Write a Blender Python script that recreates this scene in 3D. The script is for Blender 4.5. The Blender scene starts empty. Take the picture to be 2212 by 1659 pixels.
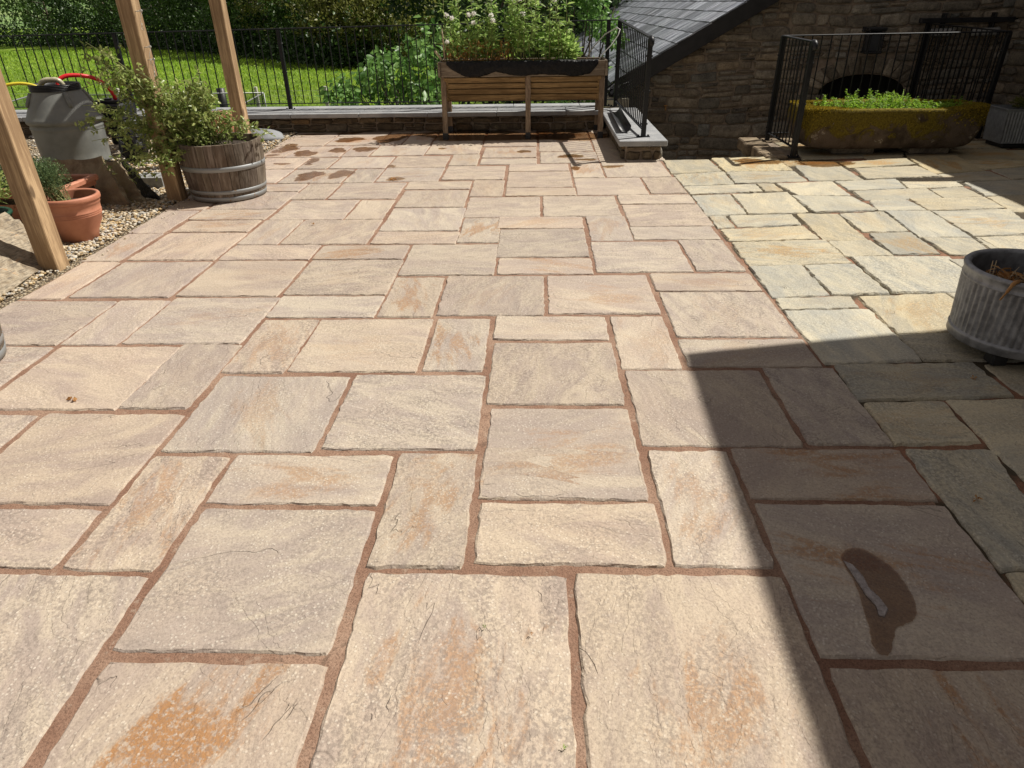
import bpy, bmesh, math, random
import numpy as np
from mathutils import Vector, Matrix, noise as mnoise
C = bpy.context.scene.collection
SC = bpy.context.scene
R_ = math.radians
# ------------------------------------------------------------------ camera
cd = bpy.data.cameras.new('camera'); cam = bpy.data.objects.new('camera', cd); C.objects.link(cam)
cd.sensor_width = 36; cd.lens = 36*1455.92/2212; cd.clip_end = 2000; cd.clip_start = 0.05
rt = Vector((0.99942510, 0.03045791, -0.01489250)); dn = Vector((0.00206006, -0.49300015, -0.87002679)); fw = Vector((-0.03384121, 0.86949593, -0.49277946))
m = Matrix((rt, -dn, -fw)).transposed().to_4x4(); m.translation = (0, 0, 1.48)
cam.matrix_world = m
SC.camera = cam
# ------------------------------------------------------------------ light
SUN_EL, SUN_AZ = 54.2, 63.3        # azimuth from +Y towards +X
w = bpy.data.worlds.new('World'); SC.world = w; w.use_nodes = True
nt = w.node_tree; bg = nt.nodes['Background']
sky = nt.nodes.new('ShaderNodeTexSky'); sky.sky_type = 'NISHITA'; sky.sun_disc = False
sky.sun_elevation = R_(SUN_EL); sky.sun_rotation = R_(SUN_AZ); sky.altitude = 100; sky.dust_density = 1.0
hz_ = nt.nodes.new('ShaderNodeMix'); hz_.data_type = 'RGBA'; hz_.inputs[0].default_value = .80; hz_.inputs[7].default_value = (2.5, 2.12, 1.78, 1)   # even warm tint mixed into the sky to make shade less blue
nt.links.new(sky.outputs[0], hz_.inputs[6]); nt.links.new(hz_.outputs[2], bg.inputs[0]); bg.inputs[1].default_value = 0.100
sl = bpy.data.lights.new('sun', 'SUN'); sl.energy = 4.9; sl.angle = R_(0.5); sl.color = (1.0, 0.95, 0.87)
sun = bpy.data.objects.new('sun', sl); C.objects.link(sun)
sd = Vector((0.645, 0.325, 1.0)).normalized()
sun.rotation_euler = sd.to_track_quat('Z', 'Y').to_euler(); sun.location = (5, 3, 8)
SC.view_settings.view_transform = 'Standard'; SC.view_settings.look = 'None'
SC.view_settings.exposure = 0.27; SC.view_settings.gamma = 1.0
RNG = np.random.default_rng(7); random.seed(7)

# ------------------------------------------------------------------ node helper
class NT:
    def __init__(s, name):
        s.m = bpy.data.materials.new(name); s.m.use_nodes = True; s.t = s.m.node_tree; s.n = s.t.nodes; s.n.clear()
        s.out = s.n.new('ShaderNodeOutputMaterial')
    def node(s, typ, ins=None, **kw):
        n = s.n.new('ShaderNode'+typ)
        for k, v in kw.items(): setattr(n, k, v)
        for k, v in (ins or {}).items(): s.set(n.inputs[k], v)
        return n
    def set(s, inp, v):
        if isinstance(v, bpy.types.NodeSocket): s.t.links.new(v, inp)
        elif v is not None:
            if isinstance(v, tuple) and len(v) == 3 and inp.type == 'RGBA': v = (*v, 1)
            inp.default_value = v
    def obj(s): return s.node('TexCoord').outputs['Object']
    def pos(s): return s.node('NewGeometry').outputs['Position']
    def attr(s, n, o='Color'): return s.node('Attribute', attribute_name=n).outputs[o]
    def map(s, v, loc=(0,0,0), rot=(0,0,0), sc=(1,1,1)):
        return s.node('Mapping', {'Vector': v, 'Location': loc, 'Rotation': rot, 'Scale': sc}).outputs[0]
    def noise(s, v, sc, det=4, ro=.55, di=0., w=None):
        n = s.node('TexNoise', {'Vector': v, 'Scale': sc, 'Detail': det, 'Roughness': ro, 'Distortion': di})
        if w is not None: n.noise_dimensions = '4D'; s.set(n.inputs['W'], w)
        return n.outputs['Fac']
    def vor(s, v, sc, out='Distance', **kw): return s.node('TexVoronoi', {'Vector': v, 'Scale': sc}, **kw).outputs[out]
    def mr(s, v, a, b, c=0., d=1., smooth=True):
        n = s.node('MapRange', {'Value': v, 'From Min': a, 'From Max': b, 'To Min': c, 'To Max': d})
        if smooth: n.interpolation_type = 'SMOOTHSTEP'
        return n.outputs[0]
    def ma(s, op, a, b=None, c=None):
        n = s.node('Math', operation=op); s.set(n.inputs[0], a)
        if b is not None: s.set(n.inputs[1], b)
        if c is not None: s.set(n.inputs[2], c)
        return n.outputs[0]
    def mix(s, f, a, b, mode='MIX'):
        n = s.node('Mix', data_type='RGBA', blend_type=mode); s.set(n.inputs[0], f); s.set(n.inputs[6], a); s.set(n.inputs[7], b)
        return n.outputs[2]
    def ramp(s, f, stops):
        n = s.node('ValToRGB', {'Fac': f}); cr = n.color_ramp
        while len(cr.elements) < len(stops): cr.elements.new(.5)
        for e, (p, c) in zip(cr.elements, stops): e.position = p; e.color = (*c, 1)
        return n.outputs[0]
    def bump(s, h, st, di, nrm=None):
        return s.node('Bump', {'Height': h, 'Strength': st, 'Distance': di, 'Normal': nrm}).outputs[0]
    def done(s, col, rough=.7, nrm=None, metal=0., spec=.5, **kw):
        b = s.node('BsdfPrincipled', {'Base Color': col, 'Roughness': rough, 'Metallic': metal, 'Specular IOR Level': spec, 'Normal': nrm})
        for k, v in kw.items(): s.set(b.inputs[k.replace('_', ' ')], v)
        s.t.links.new(b.outputs[0], s.out.inputs[0]); return s.m

def simple(name, c1, c2, sc=12, rough=.6, metal=0., bump=.25, bd=.004, spec=.5, mp=(1,1,1), det=6, fine=90):
    k = NT(name); o = k.map(k.obj(), sc=mp)
    n = k.noise(o, sc, det, .6); f = k.noise(o, fine, 3, .6)
    col = k.mix(k.mr(n, .35, .65), c1, c2)
    nr = k.bump(k.ma('ADD', n, k.ma('MULTIPLY', f, .4)), bump, bd)
    return k.done(col, k.mr(n, .2, .8, rough-.08, rough+.1), nr, metal, spec)

# ---------------- paving
def slab_mat(name, grey, cream, warm, ochre, speck):
    k = NT(name)
    v = k.attr('loc', 'Vector'); rn = k.attr('rnd', 'Fac'); oc = k.attr('ochre', 'Fac'); tint = k.attr('tint')
    wv = k.ma('MULTIPLY', rn, 37.); r2 = k.ma('FRACT', k.ma('MULTIPLY', rn, 7.31)); r3 = k.ma('FRACT', k.ma('MULTIPLY', rn, 13.77)); r4 = k.ma('FRACT', k.ma('MULTIPLY', rn, 29.3))
    vs = k.node('VectorMath', {0: v, 3: k.ma('ADD', .65, k.ma('MULTIPLY', r2, .9))}, operation='SCALE').outputs[0]
    st = k.map(vs, sc=(1., 2.4, 1.))
    big = k.noise(v, 2.6, 5, .62, .6, w=wv)
    patch = k.ma('ADD', k.noise(st, 2.2, 7, .66, 1.3, w=wv), k.ma('MULTIPLY', k.ma('SUBTRACT', r3, .6), .09))
    streak = k.noise(k.map(vs, sc=(1, 3.0, 1)), 2.3, 7, .62, 1.6, w=k.ma('ADD', wv, 5.))
    gr = k.noise(v, 130, 3, .6, 0.)
    gr2 = k.noise(v, 320, 2, .5)
    col = k.mix(k.mr(patch, .38, .62), cream, grey)
    col = k.mix(k.ma('MULTIPLY', k.mr(big, .42, .72), .6), col, warm)
    # weathered centre of each flag, soft edged
    rad = k.node('VectorMath', {0: k.map(v, sc=(1.5, 2.2, 1))}, operation='LENGTH').outputs[1]
    cen = k.ma('SUBTRACT', k.ma('ADD', 0.72, k.ma('MULTIPLY', streak, .7)), k.ma('MULTIPLY', rad, 1.15))
    om = k.ma('MULTIPLY', k.mr(k.ma('ADD', streak, k.ma('MULTIPLY', k.ma('SUBTRACT', cen, .6), .45)), .53, .72), oc)
    om = k.ma('MULTIPLY', om, k.mr(k.noise(v, 55, 4, .75), .40, .50, .12, 1.))
    col = k.mix(om, col, ochre)
    pale = k.mr(k.noise(k.map(v, sc=(1, 3, 1)), 3.1, 7, .7, 1.5, w=k.ma('ADD', wv, 11.)), .62, .74, 0, .55)
    pale = k.ma('MULTIPLY', pale, k.ma('ADD', .4, k.ma('MULTIPLY', r4, 1.2))); col = k.mix(pale, col, (.64, .55, .45))
    peb = k.mr(k.noise(v, 70, 4, .72), .43, .57); peb = k.ma('MULTIPLY', peb, k.ma('ADD', .35, k.ma('MULTIPLY', r2, .55))); col = k.mix(k.ma('MULTIPLY', peb, k.mr(k.noise(st, 2.6, 5, .65, 1., w=wv), .38, .62, .10, .80)), col, tuple(x*.55 for x in grey))
    # pale mineral grains
    g = k.mr(k.vor(v, 72, feature='F1'), .14, .36, 1., 0.)
    g = k.ma('MULTIPLY', g, k.mr(k.noise(v, 7, 4, .7, w=wv), .34, .58))
    col = k.mix(k.ma('MULTIPLY', g, k.ma('SUBTRACT', .5, k.ma('MULTIPLY', om, .35))), col, speck)
    col = k.mix(k.mr(gr, .3, .55, .45, 0.), col, (.20, .155, .13))
    # fine dark riven cracks
    ridge = k.ma('ABSOLUTE', k.ma('SUBTRACT', k.noise(k.map(v, sc=(1, 2.6, 1)), 1.6, 4, .5, .8, w=k.ma('ADD', wv, 21.)), .5))
    crack = k.ma('MULTIPLY', k.mr(ridge, 0., .005, 1., 0.), k.mr(k.noise(v, 3.6, 3, .5, w=wv), .57, .64))
    col = k.mix(k.ma('MULTIPLY', crack, .22), col, (.12, .09, .07))
    col = k.mix(1., col, tint, 'MULTIPLY')
    riven = k.ma('MULTIPLY', k.mr(k.noise(k.map(v, sc=(1, 2.0, 1)), 2.0, 6, .55, 1.2, w=k.ma('ADD', wv, 3.)), .2, .8, 0, 1, False), 1.)
    lg = k.noise(k.map(vs, sc=(1, 1.7, 1)), 1.9, 5, .55, 1.0, w=k.ma('ADD', wv, 41.)); led = k.ma('ADD', k.mr(lg, .520, .530), k.mr(lg, .60, .607))
    h = k.ma('ADD', k.ma('ADD', k.ma('MULTIPLY', led, .0013), k.ma('MULTIPLY', riven, .013)), k.ma('MULTIPLY', gr, .0018))
    h = k.ma('ADD', h, k.ma('MULTIPLY', g, .0010))
    h = k.ma('SUBTRACT', h, k.ma('MULTIPLY', crack, .004))
    h = k.ma('ADD', h, k.ma('MULTIPLY', k.noise(v, 22, 5, .6), .0030))
    nr = k.bump(h, .85, 1.0)
    return k.done(col, k.mr(gr2, .3, .7, .62, .85), nr, 0., .35)
M = {}
M['pink'] = slab_mat('pink_sandstone', (.375, .308, .258), (.500, .422, .322), (.470, .378, .292), (.36, .19, .08), (.66, .60, .50))
M['yellow'] = slab_mat('yellow_sandstone', (.37, .355, .29), (.54, .485, .345), (.53, .45, .29), (.45, .29, .12), (.66, .62, .52))
k = NT('mortar'); o = k.pos()
n1 = k.noise(o, 3, 5, .6); n2 = k.noise(o, 160, 4, .7)
col = k.mix(k.mr(n1, .35, .7), (.245, .138, .092), (.37, .245, .172)); col = k.mix(k.mr(n2, .3, .58, .65, 0.), col, (.10, .055, .038)); col = k.mix(k.mr(k.noise(o, 11, 6, .7, 1.), .58, .68, 0., .5), col, (.10, .07, .05)); col = k.mix(k.mr(k.noise(o, 17, 5, .7), .6, .68, 0, .5), col, (.42, .33, .25))
M['mortar'] = k.done(col, .9, k.bump(k.ma('ADD', k.ma('MULTIPLY', n2, .4), k.noise(o, 25, 6, .7)), 1., .009), 0, .2)
k = NT('dark_joint'); o = k.pos(); n1 = k.noise(o, 2.2, 5, .6); n2 = k.noise(o, 120, 4, .7)
col = k.mix(k.mr(n1, .48, .56), (.07, .055, .035), (.28, .145, .09)); col = k.mix(k.mr(n2, .3, .6, .5, 0.), col, (.06, .05, .03))
M['djoint'] = k.done(col, .9, k.bump(n2, .6, .006), 0, .2)
k = NT('wet_film')
n = k.node('Fresnel', {'IOR': 1.36, 'Normal': k.bump(k.noise(k.pos(), 14, 5, .6), .35, .01)}).outputs[0]
tr = k.node('BsdfTransparent', {'Color': (.70, .58, .46)}); gl = k.node('BsdfGlossy', {'Color': (1, 1, 1), 'Roughness': .06, 'Normal': k.bump(k.noise(k.pos(), 14, 5, .6), .35, .01)})
ed = k.attr('edge', 'Fac'); e2 = k.mr(k.ma('ADD', ed, k.ma('MULTIPLY', k.ma('SUBTRACT', k.noise(k.pos(), 22, 6, .7), .5), .5)), .02, .14)
ms = k.node('MixShader', {0: n, 1: tr.outputs[0], 2: gl.outputs[0]}); t2 = k.node('BsdfTransparent', {'Color': (1, 1, 1)})
m2 = k.node('MixShader', {0: e2, 1: t2.outputs[0], 2: ms.outputs[0]}); k.t.links.new(m2.outputs[0], k.out.inputs[0]); M['wet'] = k.m
# ---------------- rubble
def stone_mat(name, c1, c2, c3, lichen=None, sc=6):
    k = NT(name); o = k.obj(); t = k.attr('tint'); n = k.noise(o, sc, 7, .65, .4); n2 = k.noise(o, 45, 5, .65)
    col = k.ramp(n, [(.3, c1), (.5, c2), (.72, c3)]); col = k.mix(k.mr(n2, .3, .6, .55, 0.), col, tuple(x*.4 for x in c1))
    col = k.mix(1., col, t, 'MULTIPLY')
    if lichen: col = k.mix(k.mr(k.noise(o, 9, 6, .7), .60, .68, 0, .7), col, lichen)
    return k.done(col, .88, k.bump(k.ma('ADD', k.noise(o, 16, 8, .65), k.ma('MULTIPLY', n2, .3)), .7, .02), 0, .25)
M['rubble'] = stone_mat('rubble_stone', (.135, .118, .093), (.25, .217, .168), (.37, .32, .245))
M['rubblewarm'] = stone_mat('warm_rubble_stone', (.095, .072, .05), (.165, .125, .08), (.26, .21, .14), (.36, .30, .18))
M['lime'] = simple('lime_mortar', (.24, .19, .145), (.36, .29, .22), 8, .9, bump=.6, bd=.01, spec=.2)
k = NT('coping_stone'); o = k.obj(); n = k.noise(o, 5, 6, .6); f = k.noise(o, 150, 3, .7)
col = k.mix(k.mr(n, .35, .65), (.25, .26, .27), (.35, .355, .355)); col = k.mix(k.mr(f, .3, .5, .6, 0.), col, (.14, .14, .145))
col = k.mix(k.mr(k.vor(o, 60), .1, .3, .5, 0.), col, (.6, .6, .6))
M['coping'] = k.done(col, .75, k.bump(k.ma('ADD', n, k.ma('MULTIPLY', f, .5)), .4, .004), 0, .4)
# ---------------- slate
k = NT('slate'); o = k.attr('loc', 'Vector'); t = k.attr('tint'); rn = k.attr('rnd', 'Fac')
s1 = k.noise(k.map(o, sc=(1.2, 7, 1)), 2.2, 8, .74, .6, w=k.ma('MULTIPLY', rn, 30.)); s2 = k.noise(k.map(o, sc=(2, 60, 1)), 2., 4, .7)
col = k.ramp(s1, [(.32, (.055, .060, .072)), (.48, (.19, .21, .24)), (.62, (.50, .52, .55))])
col = k.mix(k.mr(s2, .3, .6, .5, 0), col, (.05, .05, .055)); col = k.mix(1., col, t, 'MULTIPLY')
M['slate'] = k.done(col, k.mr(s1, .3, .7, .30, .5), k.bump(k.ma('ADD', s1, k.ma('MULTIPLY', s2, .3)), .5, .008), 0, .5)
M['iron'] = simple('black_painted_iron', (.006, .007, .009), (.011, .012, .014), 30, .42, bump=.12, bd=.001, spec=.35)
M['blackboard'] = simple('black_stained_board', (.012, .012, .013), (.022, .021, .022), 10, .5, mp=(1, 8, 1), bump=.3)
# ---------------- wood
def wood_mat(name, a, b, dark, axis=2, sc=4, rough=.75, grain=1.):
    k = NT(name); o = k.obj(); s = [1, 1, 1]; s[axis] = .06; s = tuple(x*sc for x in s)
    g = k.noise(k.map(o, sc=s), 6, 7, .62, .8); f = k.noise(k.map(o, sc=tuple(x*6 for x in s)), 6, 3, .6)
    b2 = k.noise(o, 2.5, 4, .6)
    col = k.mix(k.mr(g, .40, .60), tuple(x*.8 for x in a), b); col = k.mix(k.mr(b2, .4, .75, 0., .6), col, dark)
    s2 = [5., 5., 5.]; s2[axis] = 2.2
    kn = k.mr(k.vor(k.map(o, sc=tuple(s2)), 1.0), .07, .13, .85, 0.)
    col = k.mix(kn, col, tuple(x*.35 for x in dark)); col = k.mix(k.mr(f, .32, .55, .7*grain, 0.), col, dark)
    return k.done(col, rough, k.bump(k.ma('ADD', g, k.ma('MULTIPLY', f, .5)), .45*grain, .004), 0, .3)
M['post'] = wood_mat('softwood_post', (.40, .265, .145), (.55, .39, .225), (.25, .16, .09))
M['planterwood'] = wood_mat('oiled_slats', (.27, .175, .075), (.40, .27, .125), (.16, .10, .045), axis=0, grain=1.3)
M['greywood'] = wood_mat('weathered_frame_timber', (.24, .19, .135), (.36, .30, .225), (.14, .105, .075), axis=0, grain=1.3)
M['legwood'] = wood_mat('weathered_leg_timber', (.26, .185, .12), (.36, .27, .18), (.15, .10, .065), axis=2, grain=1.3)
k = NT('barrel_oak'); o = k.obj(); t = k.attr('tint'); g = k.noise(k.map(o, sc=(1, 1, .12)), 30, 7, .65, .5); p = k.noise(k.map(o, sc=(1, 1, .5)), 6, 5, .6)
col = k.ramp(g, [(.3, (.07, .054, .041)), (.5, (.17, .135, .105)), (.7, (.30, .26, .215))]); col = k.mix(k.mr(p, .5, .68, 0, .65), col, (.10, .07, .05))
col = k.mix(1., col, t, 'MULTIPLY'); M['oak'] = k.done(col, .8, k.bump(g, .7, .006), 0, .25)
M['hoop'] = simple('galvanised_hoop', (.20, .215, .215), (.36, .37, .36), 14, .5, .55, .3, .002)
k = NT('rusty_galv'); o = k.obj(); n = k.noise(o, 9, 7, .7); col = k.mix(k.mr(n, .58, .66), (.29, .30, .30), (.26, .15, .07)); M['hoop'] = k.done(col, .5, k.bump(n, .3, .003), .45)
M['terra'] = simple('terracotta_plastic', (.42, .165, .095), (.50, .215, .13), 8, .55, bump=.12, bd=.002)
M['palewood'] = simple('bleached_post', (.50, .47, .40), (.62, .59, .52), 20, .8)
M['boulder'] = simple('boulder_stone', (.17, .18, .19), (.25, .26, .27), 6, .7, bump=.3)
M['grey'] = simple('grey_polythene', (.165, .17, .157), (.22, .225, .205), 5, .48, bump=.25, bd=.003)
M['soil'] = simple('soil', (.025, .016, .010), (.075, .052, .035), 40, .95, bump=1., bd=.03, fine=120)
M['zinc'] = simple('weathered_zinc', (.20, .205, .215), (.33, .34, .355), 22, .50, .5, .14, .002, fine=160)
M['green'] = simple('green_plastic', (.012, .055, .032), (.02, .075, .045), 8, .4, bump=.1)
M['liner'] = simple('black_polythene_liner', (.006, .006, .007), (.012, .012, .013), 14, .38, bump=.7, bd=.02, spec=.22)
M['yhose'] = simple('yellow_hose', (.60, .48, .02), (.68, .56, .04), 8, .35, bump=.05)
M['rhose'] = simple('red_hose', (.56, .012, .018), (.64, .02, .025), 8, .3, bump=.05)
M['chose'] = simple('clear_hose', (.36, .33, .22), (.48, .44, .31), 20, .25, bump=.2)
M['redpaint'] = simple('red_paint', (.45, .01, .015), (.5, .015, .02), 8, .3, bump=.05)
M['blackplastic'] = simple('black_plastic', (.012, .013, .015), (.022, .023, .026), 10, .42, bump=.15)
M['white'] = simple('white_plastic', (.6, .6, .58), (.7, .7, .68), 10, .4, bump=.05)
M['cream'] = simple('cream_painted_brick', (.55, .50, .37), (.66, .61, .47), 10, .8, bump=.4)
M['concrete'] = simple('concrete_block', (.22, .22, .21), (.30, .30, .29), 30, .9, bump=.7, bd=.006)
k = NT('pipe_wire'); M['wire'] = simple('white_wire', (.55, .55, .52), (.65, .65, .6), 10, .4, .2, .05)
k = NT('trough_stone'); o = k.obj(); nz = k.node('SeparateXYZ', {0: k.node('NewGeometry').outputs['Normal']}).outputs[2]
n = k.noise(o, 5, 7, .68); f = k.noise(o, 60, 5, .7); L = k.noise(o, 4.2, 6, .66, .8)
st = k.mix(k.mr(n, .35, .6), (.055, .04, .028), (.13, .10, .073)); st = k.mix(k.mr(k.noise(k.map(o, loc=(3, 1, 2)), 5.2, 7, .7), .58, .63), st, (.40, .35, .27))
moss = k.mix(k.mr(f, .3, .65), (.070, .054, .010), (.215, .165, .025))  # darker than the rim tufts: shade of the front put into the colour
sx = k.node('SeparateXYZ', {0: o})
mk = k.ma('ADD', k.ma('ADD', k.mr(nz, .05, .6, 0., .55), k.mr(L, .25, .75, -.30, .42, False)), k.mr(sx.outputs[2], .05, .45, -.15, .30, False))
mk = k.mr(mk, .10, .26)
M['trough'] = k.done(k.mix(mk, st, moss), .95, k.bump(k.ma('ADD', k.ma('MULTIPLY', n, 1.2), k.ma('MULTIPLY', f, k.ma('ADD', .25, k.ma('MULTIPLY', mk, .8)))), .9, .02), 0, .15)
k = NT('leaning_flagstone'); o = k.obj(); n = k.noise(o, 4, 8, .68, .8); f = k.noise(o, 50, 4, .6)
col = k.ramp(n, [(.3, (.14, .10, .065)), (.5, (.25, .19, .125)), (.68, (.36, .31, .21))]); col = k.mix(k.mr(k.noise(o, 11, 6, .7), .6, .68, 0, .6), col, (.20, .19, .05))
M['flag'] = k.done(col, .85, k.bump(k.ma('ADD', n, k.ma('MULTIPLY', f, .25)), .8, .02), 0, .2)
k = NT('mouldy_board'); o = k.obj(); n = k.noise(o, 6, 8, .7, 1.); f = k.noise(k.map(o, sc=(10, 1, 1)), 14, 5, .7)
col = k.ramp(n, [(.28, (.10, .075, .05)), (.42, (.24, .19, .13)), (.56, (.40, .34, .25)), (.68, (.40, .22, .09))]); col = k.mix(k.mr(f, .36, .52, .8, 0), col, (.10, .085, .07))
M['mould'] = k.done(col, .85, k.bump(k.ma('ADD', n, f), .6, .006), 0, .2)
k = NT('gravel_ground'); o = k.pos(); v = k.vor(o, 55); c = k.vor(o, 55, 'Color')
hs = k.node('SeparateColor', {0: c}).outputs[0]
col = k.ramp(hs, [(.1, (.26, .19, .11)), (.5, (.45, .36, .23)), (.9, (.62, .55, .42))]); col = k.mix(k.mr(v, .35, .6), col, (.08, .06, .04))
M['gravel'] = k.done(col, .8, k.bump(k.mr(v, 0, .6, 1, 0), .9, .012), 0, .3)
k = NT('pebble'); t = k.attr('tint'); n = k.noise(k.pos(), 90, 4, .6); M['pebble'] = k.done(k.mix(k.mr(n, .3, .6, .35, 0), t, (.2, .14, .09)), .6, k.bump(n, .3, .003), 0, .35)
k = NT('meadow_grass_ground'); o = k.pos(); a = k.noise(o, .12, 5, .6); b = k.noise(k.map(o, sc=(1, .5, 1)), 1.3, 7, .7); f = k.noise(k.map(o, sc=(1, .35, 1)), 9, 5, .75)
col = k.mix(k.mr(a, .35, .65), (.20, .33, .026), (.31, .43, .038)); col = k.mix(k.mr(b, .35, .65, 0., .6), col, (.09, .185, .018)); col = k.mix(k.mr(f, .35, .65, .5, 0), col, (.06, .13, .012))
M['meadow'] = k.done(col, .75, k.bump(k.ma('ADD', k.ma('MULTIPLY', b, .6), f), 1., .25), 0, .2)
M['dirt'] = simple('rough_ground', (.06, .05, .03), (.10, .09, .05), 3, .9, bump=.5, bd=.05)
k = NT('far_hill'); o = k.pos(); a = k.noise(o, .02, 5, .6); col = k.mix(k.mr(a, .4, .6), (.13, .23, .06), (.22, .29, .10)); M['hill'] = k.done(col, .9)
# ---------------- foliage
def leaf_mat(name, c1, c2, tr=.35, rough=.45, back=None):
    k = NT(name); t = k.attr('lv', 'Fac'); col = k.mix(t, c1, c2)
    d = k.node('BsdfPrincipled', {'Base Color': col, 'Roughness': rough, 'Specular IOR Level': .35})
    tc = k.mix(t, tuple(x*1.5 for x in c1), tuple(min(1, x*1.6) for x in c2)); tn = k.node('BsdfTranslucent', {'Color': tc})
    ms = k.node('MixShader', {0: tr, 1: d.outputs[0], 2: tn.outputs[0]}); k.t.links.new(ms.outputs[0], k.out.inputs[0]); return k.m
M['lf_hedge'] = leaf_mat('hedge_leaf', (.022, .050, .011), (.085, .155, .028), .25)
M['lf_dark'] = leaf_mat('dark_leaf', (.014, .036, .010), (.060, .115, .024), .2)
M['lf_haw'] = leaf_mat('hawthorn_leaf', (.08, .10, .02), (.21, .21, .055), .3)
M['lf_big'] = leaf_mat('walnut_leaf', (.05, .13, .025), (.22, .38, .10), .35, .42)
M['lf_bean'] = leaf_mat('planter_leaf', (.10, .20, .035), (.38, .50, .15), .4, .45)
M['lf_dry'] = leaf_mat('dry_leaf', (.30, .13, .04), (.50, .29, .11), .3, .7)
M['lf_rose'] = leaf_mat('rose_leaf', (.13, .20, .04), (.42, .47, .17), .35, .32)
M['lf_thyme'] = leaf_mat('thyme_leaf', (.06, .11, .045), (.16, .22, .09), .25, .6)
M['lf_lime'] = leaf_mat('lime_leaf', (.14, .27, .02), (.30, .46, .05), .45, .5)
M['lf_far'] = leaf_mat('far_leaf', (.05, .095, .04), (.12, .18, .07), .2)
M['petal'] = leaf_mat('white_petal', (.75, .73, .68), (.88, .86, .82), .3)
M['stem'] = simple('green_stem', (.14, .17, .05), (.27, .28, .10), 20, .6, bump=.1)
M['bark'] = simple('bark', (.06, .045, .03), (.13, .10, .07), 14, .9, bump=.8, bd=.02, mp=(1, 1, .2))
M['cane'] = simple('bamboo_cane', (.40, .30, .17), (.52, .42, .27), 20, .6, bump=.1)
k = NT('dark_netting'); o = k.obj(); t2 = k.node('BsdfTransparent'); d = k.node('BsdfDiffuse', {'Color': (.02, .035, .03)})
ms = k.node('MixShader', {0: .32, 1: t2.outputs[0], 2: d.outputs[0]}); k.t.links.new(ms.outputs[0], k.out.inputs[0]); M['net'] = k.m
M['glass'] = simple('lamp_glass', (.04, .045, .05), (.06, .065, .07), 5, .1, bump=0)

# ------------------------------------------------------------------ mesh helpers
def tag(o, label=None, cat=None, group=None, kind=None):
    for a, b in (('label', label), ('category', cat), ('group', group), ('kind', kind)):
        if b: o[a] = b
    return o
def root(name, loc, label, cat, group=None, rz=0):
    o = bpy.data.objects.new(name, None); C.objects.link(o); o.location = loc; o.rotation_euler.z = rz; o.empty_display_size = .1
    return tag(o, label, cat, group)
def link(name, me, mat, parent=None, world=True):
    o = bpy.data.objects.new(name, me); C.objects.link(o)
    if mat: me.materials.append(mat)
    if parent: o.parent = parent; o.matrix_parent_inverse = parent.matrix_basis.inverted()
    return o
def npmesh(name, V, F, smooth=False, attrs=None):
    V = np.asarray(V, np.float32).reshape(-1, 3); me = bpy.data.meshes.new(name)
    if isinstance(F, np.ndarray):
        n, kx = F.shape; me.vertices.add(len(V)); me.vertices.foreach_set('co', V.ravel()); me.loops.add(n*kx)
        me.loops.foreach_set('vertex_index', F.astype(np.int32).ravel()); me.polygons.add(n)
        me.polygons.foreach_set('loop_start', np.arange(0, n*kx, kx, dtype=np.int32)); me.polygons.foreach_set('loop_total', np.full(n, kx, np.int32))
        me.update(calc_edges=True)
    else:
        me.from_pydata(V.tolist(), [], F); me.update()
    if smooth: me.polygons.foreach_set('use_smooth', np.ones(len(me.polygons), bool))
    for nm, (typ, a) in (attrs or {}).items():
        at = me.attributes.new(nm, typ, 'POINT'); a = np.asarray(a, np.float32)
        if typ == 'FLOAT_COLOR':
            if a.shape[1] == 3: a = np.hstack([a, np.ones((len(a), 1), np.float32)])
            at.data.foreach_set('color', a.ravel())
        elif typ == 'FLOAT_VECTOR': at.data.foreach_set('vector', a.ravel())
        else: at.data.foreach_set('value', a.ravel())
    return me
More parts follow.
